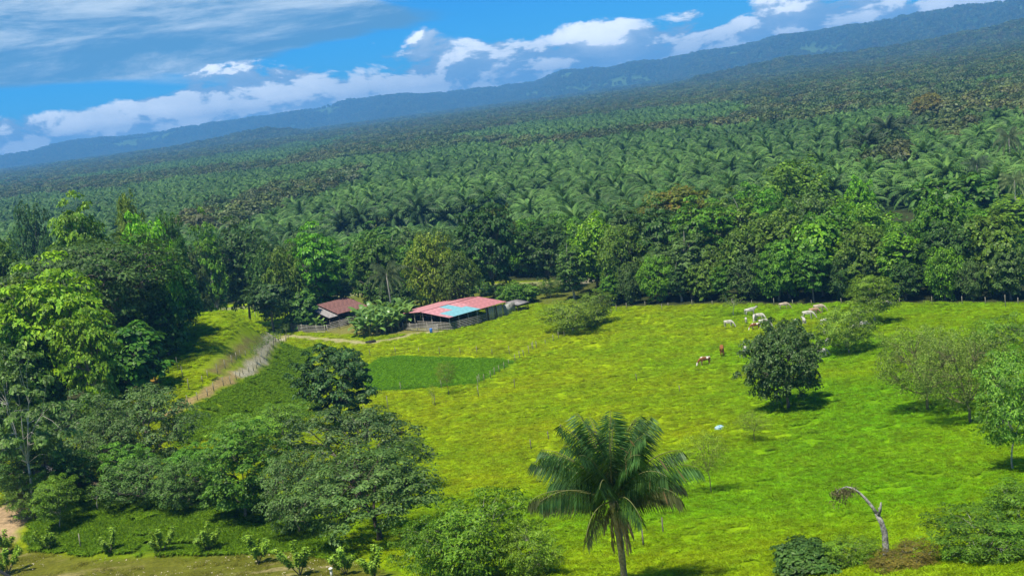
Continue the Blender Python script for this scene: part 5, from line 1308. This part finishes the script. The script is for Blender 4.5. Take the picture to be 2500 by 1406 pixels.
# ================================================================== pasture grass and lane litter
def tuft(seed, n, h, spread, mat='grass', lean=(.25, .1, 0)):
    r = np.random.RandomState(seed); a = r.rand(n) * 6.28; q = np.sqrt(r.rand(n)) * spread
    P = np.stack([np.cos(a) * q, np.sin(a) * q, np.full(n, h * .42)], 1) * (0.8 + .4 * r.rand(n))[:, None]
    T_ = np.stack([np.cos(a) * .55, np.sin(a) * .55, np.full(n, .8)], 1) + r.normal(0, .35, (n, 3)) + np.array(lean)
    N_ = np.stack([np.cos(a) * .3, np.sin(a) * .3, np.full(n, .9)], 1) + r.normal(0, .3, (n, 3))
    b = MB(); b.kites(P, N_, T_, h * (.8 + .6 * r.rand(n)), h * .115, .06)
    return b.mesh('grass_tuft', M[mat])
m, t = new_mat('grass_blades'); gcol_, _ = grass_colour(t)
oi = t.n('ShaderNodeObjectInfo')
gv = t.n('ShaderNodeHueSaturation', i_Hue=t.mapr(oi.outputs['Random'], 0, 1, .488, .508, False), i_Saturation=1.0, i_Value=t.mapr(oi.outputs['Random'], 0, 1, .80, 1.35, False), i_Fac=1.0, i_Color=gcol_).outputs[0]
leaf_shader(t, gv, .35, .6, .12); M['grass'] = m
TF = [link('grass_tuft', tuft(k, 40, .40, .40), loc=gp(1300 + 60 * k, 1180)) for k in range(3)]
for k, o in enumerate(TF): tag(o, ['tuft of pasture grass left of the palm', 'tuft of pasture grass above the palm crown', 'tuft of pasture grass behind the palm crown'][k], 'grass tuft')
n = 250000; y = 50 * (330 / 50) ** rs.rand(n); y = np.where(rs.rand(n) < .35, 90 + 180 * rs.rand(n), y); x = (rs.rand(n) * 1.04 - .52) * y
C_, A_z = zones(x, y); gd = fbm(x / 1.6, y / 1.1, 3, 81)
near_lane = sd_poly(x, y, Z_LANE)
P_ = np.column_stack([x, y, hgt(x, y) + 0.55 * (fbm(x / 2.6, y / 1.5, 3, 81) - .5) * np.clip(1 - A_z * .6, 0, 1)])
inm = np.minimum(sd_poly(x, y, Z_MEADOW), sd_poly(x, y, Z_SLOPE)) < .5
hard = np.minimum(np.minimum(sd_line(x, y, Z_TRACK), sd_line(x, y, Z_FARM)), np.minimum(sd_poly(x, y, Z_PATH), np.minimum(sd_poly(x, y, Z_LANE), sd_poly(x, y, Z_BANK)))) < 1.3
P_all = P_; frame = in_frame(P_, 40)
ok = frame & (A_z < .35 + .3 * rs.rand(n)) & ~hard & ~inm & (rs.rand(n) < sstep(.26, .56, gd))
P_ = P_[ok]; n = len(P_)
scatter('pasture_grass', P_, rs.rand(n) * 6.28, (.55 + .75 * rs.rand(n)) * np.clip((P_[:, 1] / 130) ** .35, .85, 1.5), rs.randint(0, 3, n), TF, 'thick bright yellow green pasture grass', 'grass')

M['meadow'] = mat_leaf('meadow_grass', base=(0.115, 0.235, 0.006), clump=2.0, trans=.3, spec=.1); M['crop'] = mat_leaf('crop_blades', base=(0.100, 0.275, 0.003), clump=0.9, trans=.3, spec=.1)
MT = [link('grass_tuft', tuft(11 + k, 38, .44, .40, 'meadow'), loc=gp(560 + 40 * k, 985 - 10 * k)) for k in range(3)]
for k, o in enumerate(MT): tag(o, ['tuft of darker grass on the slope, lowest below the track', 'tuft of darker grass on the slope, middle below the track', 'tuft of darker grass on the slope, highest below the track'][k], 'grass tuft')
okm = frame & inm & ~hard & (gd > .40); P_ = P_all[okm]
ex = rs.rand(40000, 2); lo_, hi_ = Z_MEADOW.min(0), Z_MEADOW.max(0); ex = np.vstack([lo_ + ex * (hi_ - lo_), Z_SLOPE.min(0) + rs.rand(40000, 2) * (Z_SLOPE.max(0) - Z_SLOPE.min(0))])
okx = (np.minimum(sd_poly(ex[:, 0], ex[:, 1], Z_MEADOW), sd_poly(ex[:, 0], ex[:, 1], Z_SLOPE)) < 0) & (fbm(ex[:, 0] / 1.6, ex[:, 1] / 1.1, 3, 81) > .44) & (sd_poly(ex[:, 0], ex[:, 1], Z_LANE) > .3) & (sd_line(ex[:, 0], ex[:, 1], Z_TRACK) > 2)
ex = ex[okx]; P_ = np.vstack([P_, np.column_stack([ex, hgt(ex[:, 0], ex[:, 1])])]); n = len(P_)
scatter('meadow_grass', P_, rs.rand(n) * 6.28, .6 + .9 * rs.rand(n), rs.randint(0, 3, n), MT, 'darker tussocky grass on the meadow, slope and knoll', 'grass')
CT = link('crop_tuft', tuft(21, 24, .5, .32, 'crop', (0, 0, .3)), loc=gp(1000, 930)); tag(CT, 'tuft of the deep green crop in the plot', 'crop tuft')
ex = Z_PLOT.min(0) + rs.rand(16000, 2) * (Z_PLOT.max(0) - Z_PLOT.min(0)); ex = ex[sd_poly(ex[:, 0], ex[:, 1], Z_PLOT) < -1.6 * rs.rand(16000)]; n = len(ex)
scatter('plot_crop', np.column_stack([ex, hgt(ex[:, 0], ex[:, 1]) + .1]), rs.rand(n) * 6.28, .7 + .5 * rs.rand(n), np.zeros(n, int), [CT], 'deep green crop filling the fenced plot', 'crop')

# dry leaf litter and pale chips on the lane
ex = Z_LANE.min(0) + rs.rand(9000, 2) * (Z_LANE.max(0) - Z_LANE.min(0)); ex = ex[(sd_poly(ex[:, 0], ex[:, 1], Z_LANE) < -.1) & (fbm(ex[:, 0] / 4, ex[:, 1] / 2, 3, 71) > .50)][:1500]; n = len(ex)
b = MB(); b.kites(np.column_stack([ex, hgt(ex[:, 0], ex[:, 1]) + .05 + .03 * rs.rand(n)]), np.tile([0, 0, 1.0], (n, 1)) + rs.normal(0, .35, (n, 3)), rs.normal(0, 1, (n, 3)) * np.array([1, 1, .2]), .08 + .22 * rs.rand(n) ** 3, .05 + .12 * rs.rand(n) ** 3)
tag(link('leaf_litter', b.mesh('leaf_litter', mat_plain('dry_litter', (0.36, 0.27, 0.15), var=.5, scale=1.2, c2=(0.60, 0.52, 0.38)))), 'dry leaves and pale chips strewn over the lane', 'litter', kind='stuff')
ex = Z_LANE.min(0) + rs.rand(16000, 2) * (Z_LANE.max(0) - Z_LANE.min(0)); ex = ex[(sd_poly(ex[:, 0], ex[:, 1], Z_LANE) < .3) & (fbm(ex[:, 0] / 2.4, ex[:, 1] / 1.6, 3, 171) > .54)]; n = len(ex)
M['lane_grass'] = mat_leaf('lane_grass', base=(0.150, 0.165, 0.018), clump=2.0, trans=.3, spec=.1)
LT = link('grass_tuft', tuft(31, 14, .24, .28, 'lane_grass'), loc=gp(330, 1385)); tag(LT, 'tuft of dull yellowish grass on the lane', 'grass tuft')
scatter('lane_grass', np.column_stack([ex, hgt(ex[:, 0], ex[:, 1])]), rs.rand(n) * 6.28, .5 + .7 * rs.rand(n), np.zeros(n, int), [LT], 'thin dull yellowish grass growing over the lane', 'grass')
